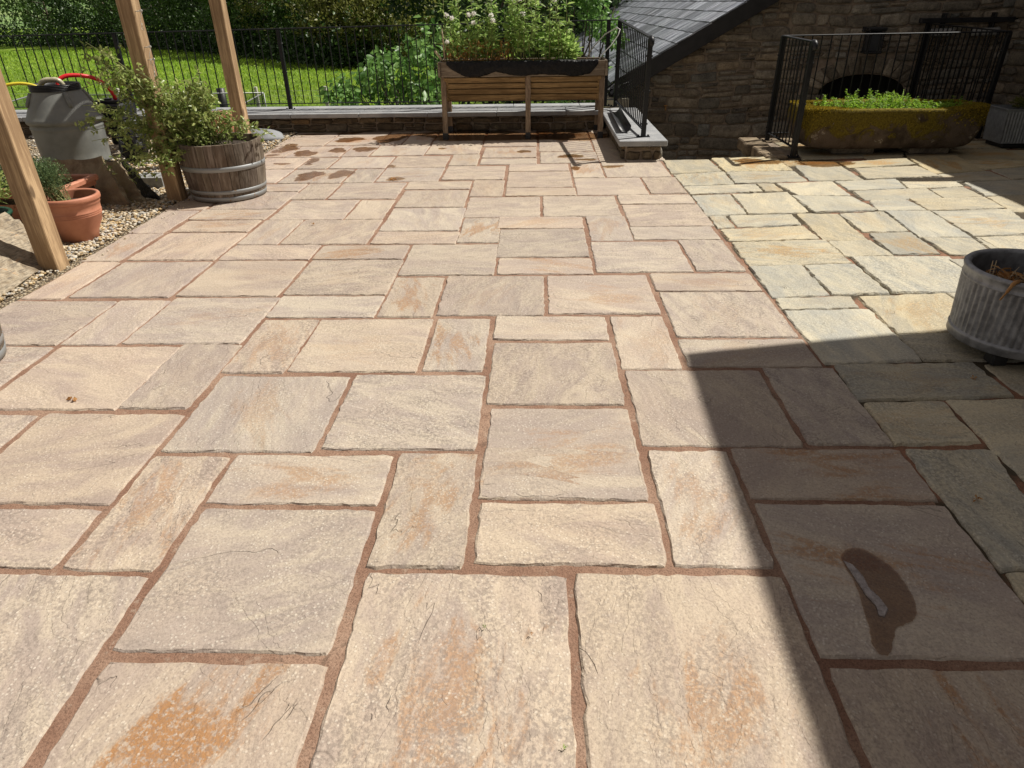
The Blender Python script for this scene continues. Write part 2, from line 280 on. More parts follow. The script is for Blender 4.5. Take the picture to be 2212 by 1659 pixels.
class MB:
    def __init__(s): s.V = []; s.F = []; s.T = []; s.sm = []
    def add(s, V, F, tint=(1, 1, 1), smooth=False):
        b = len(s.V); s.V += [tuple(v) for v in V]; s.F += [tuple(i+b for i in f) for f in F]; s.T += [tint]*len(V); s.sm += [smooth]*len(F)
    def box(s, lo, hi, ch=.004, M=None, tint=(1, 1, 1)):
        lo = Vector(lo); hi = Vector(hi); c = (lo+hi)/2; h = (hi-lo)/2; ch = min(ch, min(h)*.45)
        V = []; 
        for ax in range(3):
            for sx in (-1, 1):
                for sy in (-1, 1):
                    for sz in (-1, 1):
                        q = Vector((sx*(h[0]-ch), sy*(h[1]-ch), sz*(h[2]-ch))); q[ax] = (sx, sy, sz)[ax]*h[ax]; V.append(c+q)
        bm = bmesh.new(); vs = [bm.verts.new(v) for v in V]; r = bmesh.ops.convex_hull(bm, input=vs); bmesh.ops.recalc_face_normals(bm, faces=bm.faces)
        bm.verts.index_update(); VV = [v.co.copy() for v in bm.verts]; FF = [[v.index for v in f.verts] for f in bm.faces]; bm.free()
        if M: VV = [M @ v for v in VV]
        s.add(VV, FF, tint); return s
    def beam(s, a, b, w, h, ch=.003, up=(0, 0, 1), tint=(1, 1, 1)):
        a = Vector(a); b = Vector(b); d = b-a; L = d.length; z = d.normalized(); u = Vector(up)
        if abs(z.dot(u)) > .95: u = Vector((0, 1, 0))
        x = z.cross(u).normalized(); y = x.cross(z).normalized()
        M4 = Matrix((x, z, y)).transposed().to_4x4(); M4.translation = a
        return s.box((-w/2, 0, -h/2), (w/2, L, h/2), ch, M4, tint)
    def tube(s, pts, r, n=8, tint=(1, 1, 1), cap=True):
        P = [Vector(p) for p in pts]; rr = r if hasattr(r, '__len__') else [r]*len(P); V = []; F = []; pn = None
        for i, p in enumerate(P):
            t = (P[min(i+1, len(P)-1)]-P[max(i-1, 0)]).normalized()
            if pn is None: pn = t.orthogonal().normalized()
            pn = (pn-t*pn.dot(t)).normalized(); b = t.cross(pn)
            for j in range(n):
                a = 2*math.pi*j/n; V.append(p+(pn*math.cos(a)+b*math.sin(a))*rr[i])
        for i in range(len(P)-1):
            for j in range(n): F.append((i*n+j, i*n+(j+1) % n, (i+1)*n+(j+1) % n, (i+1)*n+j))
        if cap: F.append(tuple(range(n))[::-1]); F.append(tuple((len(P)-1)*n+j for j in range(n)))
        s.add(V, F, tint, True); return s
    def lathe(s, c, prof, n=48, tint=(1, 1, 1), a0=0, a1=2*math.pi, wob=0):
        V = []; F = []; full = abs(a1-a0-2*math.pi) < 1e-6; m_ = n if full else n+1
        for (r, z) in prof:
            for j in range(m_):
                a = a0+(a1-a0)*j/n; V.append((c[0]+r*math.cos(a), c[1]+r*math.sin(a), c[2]+z))
        for i in range(len(prof)-1):
            for j in range(n): j2 = (j+1) % m_; F.append((i*m_+j, i*m_+j2, (i+1)*m_+j2, (i+1)*m_+j))
        s.add(V, F, tint, True); return s
    def build(s, name, mat, parent=None, bevel=0):
        me = bpy.data.meshes.new(name); me.from_pydata([tuple(v) for v in s.V], [], s.F); me.polygons.foreach_set('use_smooth', s.sm); 
        at = me.attributes.new('tint', 'FLOAT_COLOR', 'POINT'); at.data.foreach_set('color', np.hstack([np.array(s.T, np.float32), np.ones((len(s.T), 1), np.float32)]).ravel()); me.update()
        return link(name, me, mat, parent)
def leaves(name, P, D, L, W, mat, parent=None, lv=None, fold=.25, rng=RNG):
    """P points, D leaf directions, L lengths, W widths: folded 2x2 leaf blades"""
    P = np.asarray(P, float); n = len(P); D = np.asarray(D, float); D /= np.linalg.norm(D, axis=1)[:, None]+1e-9
    U = rng.normal(size=(n, 3)); U[:, 2] += .8; S = np.cross(D, U); S /= np.linalg.norm(S, axis=1)[:, None]+1e-9; N = np.cross(S, D)
    L = np.broadcast_to(L, n)[:, None]; W = np.broadcast_to(W, n)[:, None]
    V = np.stack([P, P+D*L*.35+S*W*.5+N*W*fold, P+D*L*.42, P+D*L*.35-S*W*.5+N*W*fold, P+D*L*.75+S*W*.36+N*W*fold*.3-N*L*.04, P+D*L-N*L*.12, P+D*L*.75-S*W*.36+N*W*fold*.3-N*L*.04], 1)
    T = np.array([[0, 2, 1], [0, 3, 2], [1, 2, 4], [2, 5, 4], [2, 3, 6], [2, 6, 5]]); F = (T[None]+7*np.arange(n)[:, None, None]).reshape(-1, 3)
    lv = rng.random(n) if lv is None else lv
    me = npmesh(name, V.reshape(-1, 3), F, False, {'lv': ('FLOAT', np.repeat(lv, 7))}); return link(name, me, mat, parent)
def blob(n, c, r, shell=.55, rng=RNG):
    d = rng.normal(size=(n, 3)); d /= np.linalg.norm(d, axis=1)[:, None]; q = (shell+(1-shell)*rng.random(n))[:, None]
    return np.array(c)+d*q*np.array(r), d
# ================================================================== THE SETTING
MOD = 0.305
PINK=[(2.43,4.48,3.90,5.91),(-3.69,-1.76,3.85,5.75),(-3.72,-1.75,5.83,6.77),(-4.73,-3.78,4.79,6.74),(-1.67,-0.71,4.88,6.84),(-0.61,1.32,4.94,5.88),(-0.64,1.28,5.95,6.95),(1.39,2.36,4.93,6.91),(2.42,4.48,5.99,6.96),(-4.72,-2.77,6.83,8.80),(-2.70,-0.74,6.90,8.84),(-7.86,-5.84,7.82,9.81),(-5.83,-4.84,7.86,9.89),(-7.93,-6.95,9.87,11.79),(-6.91,-4.88,9.91,11.91),(-4.80,-3.83,8.90,10.88),(-3.80,-1.80,8.94,10.90),(-1.72,-0.79,8.97,10.92),(-4.86,-2.87,10.98,11.98),(-2.83,-1.84,10.99,12.99),(-1.78,0.17,11.06,13.03),(-4.89,-2.87,12.05,14.04),(-4.92,-2.90,14.12,15.08),(-6.97,-4.96,11.99,14.03),(-9.07,-7.07,11.94,14.00),(-9.95,-9.14,11.86,13.99),(-10.09,-9.21,14.06,16.11),(-9.07,-7.09,14.11,16.12),(-7.03,-4.98,14.11,15.13),(-10.16,-9.24,16.14,18.21),(-9.15,-7.09,17.30,18.28),(-9.08,-7.14,16.21,17.24),(-7.02,-6.05,15.19,17.22),(-6.00,-3.95,15.20,17.21),(-6.99,-5.02,17.27,19.24),(-4.96,-3.98,17.26,19.22),(-3.86,-1.84,15.18,16.13),(-3.86,-1.88,16.21,18.31),(-1.83,-0.86,15.25,17.30),(-2.83,-0.85,13.10,15.10),(-1.88,0.13,17.38,19.43),(1.32,2.24,9.04,11.01),(-0.70,1.24,10.06,11.02),(-0.68,1.25,8.00,9.96),(-0.61,1.27,5.95,7.90),(2.32,4.35,12.19,13.17),(2.35,4.35,10.16,12.15),(2.33,4.36,9.12,10.07),(1.35,3.35,7.01,9.00),(3.43,4.47,7.06,9.09),(0.24,2.24,11.12,13.07),(1.30,2.30,15.35,17.36),(1.27,3.26,13.24,15.25),(3.32,4.32,13.29,15.38),(2.31,4.32,15.41,16.43),(2.35,4.42,16.48,18.52),(2.32,4.41,18.58,19.57),(-0.86,1.19,14.22,16.31),(-0.94,1.21,16.37,17.37),(-0.79,1.21,13.15,14.13),(0.21,2.25,17.40,19.50),(1.21,3.28,19.61,21.73),(3.34,4.38,19.73,21.78),(-10.40,-8.46,27.77,29.80),(-8.40,-6.33,27.85,29.83),(-6.27,-5.36,27.90,29.85),(-10.24,-9.31,25.57,27.67),(-9.27,-7.23,25.52,27.65),(-7.17,-6.17,25.56,27.72),(-6.12,-4.13,25.68,27.68),(-4.09,-2.08,25.81,28.02),(-10.20,-8.24,23.51,25.43),(-8.16,-7.16,23.48,25.36),(-7.08,-5.12,23.49,25.45),(-5.06,-3.09,23.54,25.52),(-3.00,-2.02,23.81,25.73),(-1.93,0.04,25.08,27.07),(-1.93,0.05,23.93,24.93),(-2.02,0.05,27.26,31.16),(0.15,2.18,26.18,31.10),(0.17,2.22,24.07,26.01),(2.25,3.12,24.16,31.32),(-10.15,-8.22,21.46,23.41),(-8.14,-6.13,21.37,23.35),(-6.05,-5.10,21.38,23.35),(-5.05,-3.06,21.50,23.45),(-2.98,-1.00,21.64,23.71),(-9.10,-7.12,20.30,21.27),(-7.06,-6.07,19.34,21.27),(-5.99,-4.02,19.35,21.32),(-3.95,-1.97,20.45,21.46),(-3.88,-1.96,18.40,20.33),(-0.90,1.12,22.85,23.90),(-0.88,1.14,20.62,22.72),(-0.87,1.19,19.57,20.52),(-1.91,-0.95,19.55,21.56),(1.21,2.20,21.80,23.97),(2.26,4.31,21.85,24.18),(-3.66,-1.75,1.85,3.75),(-1.64,0.31,1.90,4.81),(0.39,2.38,1.90,4.83),(2.45,4.45,1.80,3.80),(-5.75,-3.79,2.75,4.74),(-6.80,-4.82,4.82,5.72),(-6.75,-4.80,5.80,7.72),(-8.80,-6.85,5.80,7.70),(-9.95,-7.97,7.82,9.78),(-10.00,-7.98,9.86,11.76),(-9.05,-7.10,18.35,20.22),(-10.25,-9.15,18.30,20.22),(-10.20,-9.20,20.30,21.35),(-10.40,-8.46,29.88,30.90),(-8.40,-6.33,29.90,30.90),(-6.27,-5.36,29.93,30.95),(3.20,4.50,24.30,31.00),(-9.90,-8.90,4.80,5.72),(-7.80,-5.85,2.80,4.72),(-9.90,-7.90,2.80,4.72),(-8.80,-6.90,4.80,5.72),(-5.28,-4.18,27.78,30.95),(-4.10,-2.12,28.10,31.00),(-10.00,-8.88,5.80,7.70)]

YELLOW=[
(1.35,7.42,1.84,7.46,1.85,6.91,1.33,6.78),
(1.87,7.49,2.56,7.57,2.55,6.92,1.87,6.86),
(1.34,6.74,1.85,6.86,1.83,6.34,1.35,6.29),
(1.87,6.83,2.54,6.88,2.54,6.46,1.84,6.37),
(1.35,6.26,2.02,6.35,2.01,6.08,1.35,5.97),
(2.03,6.35,2.18,6.34,2.19,6.08,2.03,6.08),
(2.20,6.34,2.73,6.41,2.71,5.92,2.27,5.92),
(1.36,5.95,1.69,5.97,1.67,5.35,1.35,5.30),
(1.71,5.97,2.21,6.04,2.18,5.39,1.69,5.36),
(2.20,5.91,2.70,5.88,2.74,5.45,2.21,5.38),
(1.36,5.29,1.49,5.31,1.49,4.99,1.36,4.97),
(1.52,5.31,2.01,5.32,1.99,5.04,1.51,5.00),
(1.37,4.95,2.00,5.02,2.00,4.69,1.37,4.65),
(2.05,5.34,2.37,5.34,2.33,4.67,2.02,4.67),
(2.38,5.34,2.75,5.39,2.70,4.86,2.37,4.85),
(1.37,4.63,2.03,4.67,2.03,4.20,1.36,4.14),
(2.04,4.65,2.34,4.67,2.36,4.35,2.04,4.33),
(2.39,4.82,2.70,4.84,2.67,4.37,2.36,4.36),
(2.77,5.41,3.11,5.40,3.07,4.73,2.71,4.73),
(1.36,4.13,1.69,4.16,1.69,3.66,1.35,3.62),
(1.71,4.16,2.03,4.18,2.03,3.68,1.70,3.66),
(2.06,4.31,2.70,4.33,2.64,3.70,2.05,3.68),
(1.36,3.61,1.79,3.63,1.78,3.47,1.35,3.45),
(1.83,3.63,2.34,3.67,2.34,3.17,1.83,3.14),
(1.35,3.43,1.81,3.45,1.81,2.85,1.35,2.81),
(1.83,3.13,2.29,3.16,2.29,2.85,1.82,2.85),
(1.39,2.80,2.02,2.82,2.03,2.52,1.36,2.48),
(2.06,2.81,2.72,2.82,2.67,2.55,2.07,2.53),
(1.38,2.46,1.71,2.48,1.70,2.18,1.37,2.15),
(1.73,2.49,2.27,2.50,2.22,1.98,1.72,1.94),
(1.39,2.13,1.72,2.14,1.61,1.53,1.38,1.50),
(1.39,1.49,1.60,1.51,1.55,1.18,1.35,1.16),
(2.76,6.41,3.34,6.48,3.28,6.13,2.76,6.08),
(3.36,6.49,3.87,6.54,3.81,6.19,3.29,6.12),
(3.15,6.96,3.82,7.06,3.82,6.61,3.08,6.50),
(2.62,7.10,3.07,7.14,3.05,6.47,2.55,6.46),
(3.11,7.24,3.85,7.42,3.82,7.09,3.12,6.99),
(2.73,7.30,3.09,7.28,3.08,7.15,2.75,7.13),
(2.56,7.37,2.74,7.42,2.72,7.13,2.54,7.08),
(3.91,7.48,4.42,7.52,4.35,6.81,3.80,6.72),
(3.82,6.68,4.37,6.81,4.36,6.43,3.82,6.37),
(4.43,6.86,4.97,7.02,4.82,6.54,4.39,6.45),
(3.88,6.34,4.48,6.43,4.41,5.91,3.80,5.85),
(2.77,6.04,3.44,6.12,3.42,5.79,2.76,5.75),
(3.46,6.11,3.79,6.18,3.78,5.84,3.43,5.79),
(2.78,5.74,3.09,5.76,3.11,5.43,2.73,5.43),
(3.13,5.78,3.77,5.81,3.74,5.47,3.12,5.42),
(3.79,5.82,4.26,5.89,4.19,5.36,3.73,5.36),
(3.12,5.39,3.74,5.44,3.61,4.80,3.09,4.75),
(2.72,4.72,3.06,4.72,3.02,4.33,2.72,4.35),
(3.08,4.72,3.59,4.77,3.56,4.28,3.02,4.28),
(2.34,3.67,2.99,3.73,2.98,3.32,2.39,3.22),
(2.92,7.90,3.49,7.89,3.50,7.50,2.80,7.40),
(3.50,7.89,4.06,7.89,3.89,7.51,3.47,7.39),
(4.07,7.89,4.54,7.87,4.48,7.53,3.94,7.52),
(4.57,7.89,5.16,7.89,5.05,7.30,4.39,7.33),
(4.34,7.29,5.04,7.28,5.05,7.05,4.39,6.86),
]

def slab_outline(q, rng, amp=.0035, step=.03):
    """q: four corners counter-clockwise; returns a slightly chipped outline"""
    P = []
    for i in range(4):
        a = np.array(q[i]); b = np.array(q[(i+1) % 4]); L = np.linalg.norm(b-a); n = max(3, int(L/step)); t = (b-a)/L; nn = np.array([-t[1], t[0]])
        ph = rng.random(3)*6.28; f = rng.uniform(2, 5, 3)
        for j in range(n):
            u = j/n; d = amp*(.5*math.sin(u*L*f[0]*6+ph[0])+.4*math.sin(u*L*f[1]*17+ph[1])+.35*rng.normal())
            if rng.random() < .03: d += .005
            e = min(u, 1-u)*L
            if e < .02: d += .006*(1-e/.02)
            P.append(a+(b-a)*u+nn*d)
    return np.array(P)
def paving(name, quads, mat, seed, gap, tints, ochres=None, tilt=.0006, thick=.035, step=.03, amp=.0035):
    rng = np.random.default_rng(seed); V = []; F = []; loc = []; rnd = []; och = []; tin = []
    for k_, q in enumerate(quads):
        q = np.array(q, float); c = q.mean(0)
        q = c+(q-c)*(1-gap/np.maximum(np.ptp(q, axis=0), .05))
        O = slab_outline(q, rng, amp, step); n = len(O); c = O.mean(0); dn_ = (c-O)/np.linalg.norm(c-O, axis=1)[:, None]
        tx, ty, tz = rng.normal(size=3)*tilt
        b = len(V)
        rings = ((-.003, -thick), (-.001, -.011), (.0025, -.004), (.0075, 0.))
        for ins, z in rings:
            for p, d in zip(O, dn_):
                pp = p+d*(ins+(rng.random()*.004 if ins > .001 else 0)); V.append((pp[0], pp[1], z+tx*(pp[0]-c[0])*6+ty*(pp[1]-c[1])*6+tz+(rng.normal()*.0006 if z > -.02 else 0)))
        for r in range(3):
            for j in range(n): F.append((b+r*n+j, b+r*n+(j+1) % n, b+(r+1)*n+(j+1) % n, b+(r+1)*n+j))
        F.append(tuple(b+3*n+j for j in range(n)))
        w_, h_ = np.ptp(q, axis=0); an = (0 if w_ > h_*1.1 else math.pi/2 if h_ > w_*1.1 else rng.choice([0, math.pi/2]))+rng.uniform(-.35, .35)
        ca, sa = math.cos(an), math.sin(an); rn = rng.random(); o_ = ochres(c, rng) if ochres else rng.random()
        tn = tints(c, rng)
        for v in V[b:]:
            x, y = v[0]-c[0], v[1]-c[1]; loc.append((x*ca+y*sa, -x*sa+y*ca, v[2])); rnd.append(rn); och.append(o_); tin.append(tn)
    me = npmesh(name, V, F, False, {'loc': ('FLOAT_VECTOR', loc), 'rnd': ('FLOAT', rnd), 'ochre': ('FLOAT', och), 'tint': ('FLOAT_COLOR', tin)})
    return tag(link(name, me, mat), kind='structure')
pq = []
def rq(a, b, c, d): return [(a*MOD, c*MOD), (b*MOD, c*MOD), (b*MOD, d*MOD), (a*MOD, d*MOD)]
for r in PINK: pq.append(rq(*r))
rg = np.random.default_rng(3)
y = 1.75                                   # the terrace goes on behind the camera
while y > -16:
    h = rg.choice([1, 2]); x = -9.95
    while x < 4.3:
        w_ = min(rg.choice([1, 2, 2]), 4.45-x)
        if w_ < .35: break
        pq.append(rq(x+.05, x+w_-.03, y-h+.08, y)); x += w_
    y -= h
def tint_pink(c, rng):
    v = rng.uniform(.91, 1.07); wv = rng.uniform(-.025, .03); left = max(0, min(1, (-c[0]-1.2)/2.5))*.05
    return (v*(1+wv+left*.4), v*(1-.5*left), v*(1-wv-left*.2))
def och_pink(c, rng):
    for x, y, a in ((-.83, .95, 1.), (-.2, 1.0, .6), (.42, 1.0, .65), (.72, 1.45, .8), (1.05, .9, .9), (1.05, 1.5, .8), (-.85, 1.9, .55), (-.36, 1.78, .6), (.1, 2.1, .5), (-1.35, 1.75, .5), (.1, 3.6, .6), (.6, 1.8, .45), (-.2, 1.65, .4), (1.05, 1.95, .8)):
        if abs(c[0]-x) < .17 and abs(c[1]-y) < .17: return a
    return max(0, rng.normal(.12, .3))
paving('patio_paving', pq, M['pink'], 5, -.005, tint_pink, och_pink)
yq = [[(q[6], q[7]), (q[4], q[5]), (q[2], q[3]), (q[0], q[1])] for q in YELLOW]
x0 = 4.6
for (xa, xb, ya, yb) in [(4.45, 5.0, 5.9, 6.4), (4.5, 5.3, 5.3, 5.86), (5.05, 5.6, 5.9, 6.5), (4.3, 4.9, 4.7, 5.26), (3.8, 4.25, 4.7, 5.3), (3.1, 3.6, 4.05, 4.7), (3.65, 4.3, 4.0, 4.65), (4.9, 5.7, 6.55, 7.0), (5.1, 5.7, 7.05, 7.8), (5.75, 6.3, 6.6, 7.9), (5.75, 6.3, 5.2, 6.5), (4.95, 5.7, 4.5, 5.25), (2.75, 3.4, 2.5, 3.2), (3.05, 3.7, 3.3, 4.0), (3.75, 4.6, 3.2, 3.95), (2.3, 3.1, 1.8, 2.45), (2.66, 3.05, 3.75, 4.25)]:
    yq.append([(xa, ya), (xb, ya), (xb, yb), (xa, yb)])
y = 1.1
while y > -5:
    h = rg.choice([.45, .6]); x = 1.38
    while x < 3.6: w_ = rg.choice([.45, .6, .75]); yq.append([(x, y-h+.03), (x+w_-.03, y-h+.03), (x+w_-.03, y), (x, y)]); x += w_
    y -= h
for xx in np.arange(2.8, 6.3, .62):
    yq.append([(xx, 7.93), (xx+.59, 7.93), (xx+.59, 8.36), (xx, 8.36)])
def tint_y(c, rng):
    v = rng.uniform(.85, 1.10); wv = rng.uniform(-.05, .06); wet = .5 if (c[1] > 6.9 and c[0] > 1.86) else 0
    return (v*(1+wv), v*(1+wv*.3-wet*.10), v*(1-wv-wet*.35))
paving('stone_paving', yq, M['yellow'], 9, -.009, tint_y, lambda c, r: (1. if c[1] > 6.9 and c[0] > 1.86 else max(0, r.normal(.15, .3))), .0014, .04, amp=.006)
def sheet(name, P, z, mat, kind='structure'):
    me = npmesh(name, [(x, y, z) for x, y in P], [tuple(range(len(P)))]); return tag(link(name, me, mat), kind=kind)
def prism(name, P, z0, z1, mat, parent=None):
    n = len(P); V = [(x, y, z0) for x, y in P]+[(x, y, z1) for x, y in P]
    F = [tuple(range(n))[::-1], tuple(range(n, 2*n))]+[(i, (i+1) % n, n+(i+1) % n, n+i) for i in range(n)]
    return link(name, npmesh(name, V, F), mat, parent)
# bedding and pointing under the flags: one solid slab of ground each, so joints read about 10 mm deep
tag(prism('pointing_bed', [(-3.05, -5.2), (1.345, -5.2), (1.345, 9.46), (-3.17, 9.46), (-3.12, 7), (-3.05, 4)], -.3, -.0075, M['mortar']), kind='structure')
tag(prism('paving_bed', [(1.345, -5.2), (6.4, -5.2), (6.4, 8.40), (2.78, 8.40), (2.56, 7.5), (1.345, 7.38)], -.3, -.011, M['djoint']), kind='structure')
tag(prism('gravel_bed', [(-14, -5.2), (-3.05, -5.2), (-3.05, 4), (-3.12, 7), (-3.17, 9.46), (-14, 9.46)], -.3, -.012, M['gravel']), kind='structure')
# meadow and the lower ground round the barn
def terrain():
    xs = np.concatenate([np.linspace(-160, -60, 14)[:-1], np.linspace(-60, 20, 60), np.linspace(20, 160, 16)[1:]]); ys = np.concatenate([np.linspace(9.9, 90, 60), np.linspace(90, 170, 10)[1:]])
    V = [(x, y, -1.9+.25*mnoise.noise(Vector((x*.04, y*.04, 0)))-.0*y) for y in ys for x in xs]; n = len(xs)
    F = np.array([(j*n+i, j*n+i+1, (j+1)*n+i+1, (j+1)*n+i) for j in range(len(ys)-1) for i in range(n-1)])
    return tag(link('meadow', npmesh('meadow', V, F, True), M['meadow']), kind='structure')
terrain()
def hills():
    xs = np.linspace(-330, 330, 50); ys = np.linspace(165, 620, 30)
    def z(x, y): return -3.5+(y-165)*.030+10*mnoise.noise(Vector((x*.006, y*.006, 3)))*min(1, (y-165)/120)+max(0, -x-60)*.05*min(1, (y-165)/150)
    V = [(x, y, z(x, y)) for y in ys for x in xs]; n = len(xs)
    F = np.array([(j*n+i, j*n+i+1, (j+1)*n+i+1, (j+1)*n+i) for j in range(len(ys)-1) for i in range(n-1)])
    tag(link('hills', npmesh('hills', V, F, True), M['hill']), kind='structure')
    P = []; 
    for i in range(150):
        x = RNG.uniform(-130, 60); y = RNG.uniform(170, 420); r = RNG.uniform(3, 6.5); p, d = blob(260, (x, y, z(x, y)+r*.7), (r*1.1, r*1.1, r*.9), .8); P.append(p)
    P = np.concatenate(P); D = RNG.normal(size=P.shape)
    tag(leaves('far_woods', P, D, 1.5, 1.3, M['lf_far']), kind='stuff')
hills()
sheet('lower_ground', [(-14, 9.6), (1.0, 9.6), (1.0, 10), (-14, 10)], -1.88, M['dirt'])
# light well floor and the steps going down between the two railings
sheet('yard_floor', [(1.3, 7.3), (6.5, 7.3), (6.5, 10.6), (1.3, 10.6)], -1.62, M['dirt'])
st = root('stone_steps', (1.95, 7.5, -.2), 'stone steps going down between the pier and the right-hand railing', 'steps')
for i in range(8):
    b = MB(); b.box((1.37, 7.44+i*.24, -1.62), (2.545, 7.44+(i+1)*.24, -.19-.19*i), .012); b.build('step', M['rubble'], st)

# ------------------------------------------------------------------ rubble masonry
def stone_poly(V, F, T, poly, fr, depth, tint, rng, inset=.012):
    """a stone with rounded, pillowed face; poly in (u,v); fr maps (u,v,d) to the world"""
    poly = np.array(poly, float); c = poly.mean(0); n = len(poly); b = len(V); jit = rng.normal(size=n)*.004
    for s_, d in ((1., -.006), (.985, depth*.55), (.90, depth*.92), (.55, depth*(1.05+.2*rng.random()))):
        for p, j in zip(poly, jit):
            q = c+(p-c)*(s_ if s_ < 1 else 1)+(0 if s_ < .9 else j); V.append(fr(q[0], q[1], d+(rng.normal()*.0015 if d > 0 else 0))); T.append(tint)
    for r in range(3):
        for j in range(n): F.append((b+r*n+j, b+r*n+(j+1) % n, b+(r+1)*n+(j+1) % n, b+(r+1)*n+j))
    F.append(tuple(b+3*n+j for j in range(n)))
def rubble(name, W, H, fr, rng, mat, parent, keep=None, hr=(.07, .15), wr=(.14, .42), gap=.012, tone=(.7, 1.3), depth=.028, extra=None, wav=.02):
    V = []; F = []; T = []; v = 0; cells = []; ph = rng.random(4)*6
    def wave(u, v): return wav*(math.sin(u*1.7+ph[0]+v*2)+.6*math.sin(u*4.1+ph[1]+v*5))
    while v < H:
        h = rng.uniform(*hr); u = -rng.random()*.3; 
        while u < W:
            big = rng.random() < .10; w_ = rng.uniform(*wr)*(h/.11)**.5
            if rng.random() < .22 and h > .10:
                s_ = rng.uniform(.4, .6); cells.append((u, u+w_, v, v+h*s_)); cells.append((u, u+w_*.5, v+h*s_, v+h)); cells.append((u+w_*.5, u+w_, v+h*s_, v+h))
            else: cells.append((u, u+w_, v, v+h))
            u += w_
        v += h
    for (a, b_, c, d) in cells:
        a2 = max(a, 0); b2 = min(b_, W); d2 = min(d, H)
        if b2-a2 < .05 or d2-c < .025: continue
        if keep and not keep((a2+b2)/2, (c+d2)/2): continue
        g = gap*rng.uniform(.7, 1.5); pts = []; hw = (b2-a2)/2-g/2; hh = (d2-c)/2-g/2; cu = (a2+b2)/2; cv = (c+d2)/2; N = 16; e = rng.uniform(.20, .42)
        sk = rng.normal()*.10
        for i in range(N):
            t = 2*math.pi*(i+.5)/N; ct, s_ = math.cos(t), math.sin(t)
            x = hw*math.copysign(abs(ct)**e, ct); y = hh*math.copysign(abs(s_)**e, s_); x += sk*y; k_ = 1+rng.normal()*.03
            pts.append((cu+x*k_, cv+y*k_+wave(cu+x, cv+y)))
        tn = rng.uniform(*tone); w2 = rng.normal()*.05; stone_poly(V, F, T, pts, fr, depth*rng.uniform(.6, 1.4), (tn*(1+w2), tn, tn*(1-w2*1.2)), rng)
    if extra:
        for pts in extra: tn = rng.uniform(*tone); stone_poly(V, F, T, pts, fr, depth, (tn, tn*.98, tn*.95), rng)
    me = npmesh(name, V, F, True, {'tint': ('FLOAT_COLOR', T)}); return link(name, me, mat, parent)

# --- parapet wall at the back of the terrace
rg = np.random.default_rng(21)
pw = root('parapet_wall', (-6, 9.6, -1.9), 'low rubble stone wall with grey coping along the back of the terrace', 'wall')
core = prism('core', [(-14, 9.47), (.90, 9.47), (.90, 9.92), (-14, 9.92)], -1.9, .195, M['lime'], pw)
rubble('stonework', 8.4, .20, lambda u, v, d: (-7.5+u, 9.47-d, .0+v), rg, M['rubblewarm'], pw, hr=(.07, .12), wr=(.2, .5), wav=.006)
b = MB(); x = -14
while x < .80:
    x2 = min(x+.90, .86); b.box((x, 9.30, .197+rg.uniform(0, .003)), (x2-.006, 9.66, .25+rg.uniform(0, .003)), .004); b.box((x+.2, 9.664, .197), (min(x2+.2-.006, .9), 9.98, .262), .004); x = x2
b.build('coping', M['coping'], pw)
# --- pier wall with the return railing
pr = root('pier_wall', (1.12, 8.4, 0), 'rubble stone pier with pale granite coping at the head of the steps', 'wall')
prism('core', [(.955, 7.46), (1.325, 7.46), (1.345, 10.4), (.93, 10.4)], -1.62, .148, M['lime'], pr)
rubble('stonework', .36, .155, lambda u, v, d: (.958+u, 7.457-d, v), rg, M['rubblewarm'], pr, hr=(.06, .13), wr=(.12, .3), wav=.004, gap=.02)
rubble('stonework', 1.9, .155, lambda u, v, d: (.95-d, 9.40-u, v), rg, M['rubblewarm'], pr, hr=(.06, .12), wr=(.15, .35), wav=.004)
rubble('stonework', 2.8, 1.75, lambda u, v, d: (1.335+d, 7.47+u, -1.62+v), rg, M['rubble'], pr)
b = MB(); b.box((.875, 7.38, .15), (1.378, 8.62, .206), .006); b.box((.875, 8.626, .151), (1.378, 9.9, .207), .006); b.build('coping', M['coping'], pr)
# --- retaining wall and kerb under the right-hand railing
rw = root('retaining_wall', (2.7, 8.2, -1.6), 'rough stone edge of the stairwell under the right-hand railing', 'wall')
prism('core', [(2.56, 7.50), (2.84, 7.50), (2.84, 8.36), (6.4, 8.36), (6.4, 8.62), (2.56, 8.62)], -1.62, -.004, M['lime'], rw)
rubble('stonework', 1.12, 1.62, lambda u, v, d: (2.56-d, 8.62-u, -1.62+v), rg, M['rubble'], rw)
b = MB()
for i, (ya, yb) in enumerate(((7.46, 7.62), (7.625, 7.78), (7.785, 7.97), (7.975, 8.12), (8.125, 8.30), (8.305, 8.62))):
    a = rg.uniform(-.03, .03); b.box((2.44+a, ya, -.10), (2.68+rg.uniform(-.02, .02), yb-.01, .018+rg.uniform(-.008, .008)), .012, None, (rg.uniform(1.2, 1.9),)*3)
x = 2.70
while x < 6.2: b.box((x, 8.37, -.08), (x+.40, 8.60, .012+rg.uniform(-.006, .006)), .012, None, (rg.uniform(1.3, 1.8),)*3); x += .41
b.build('edging', M['rubblewarm'], rw)

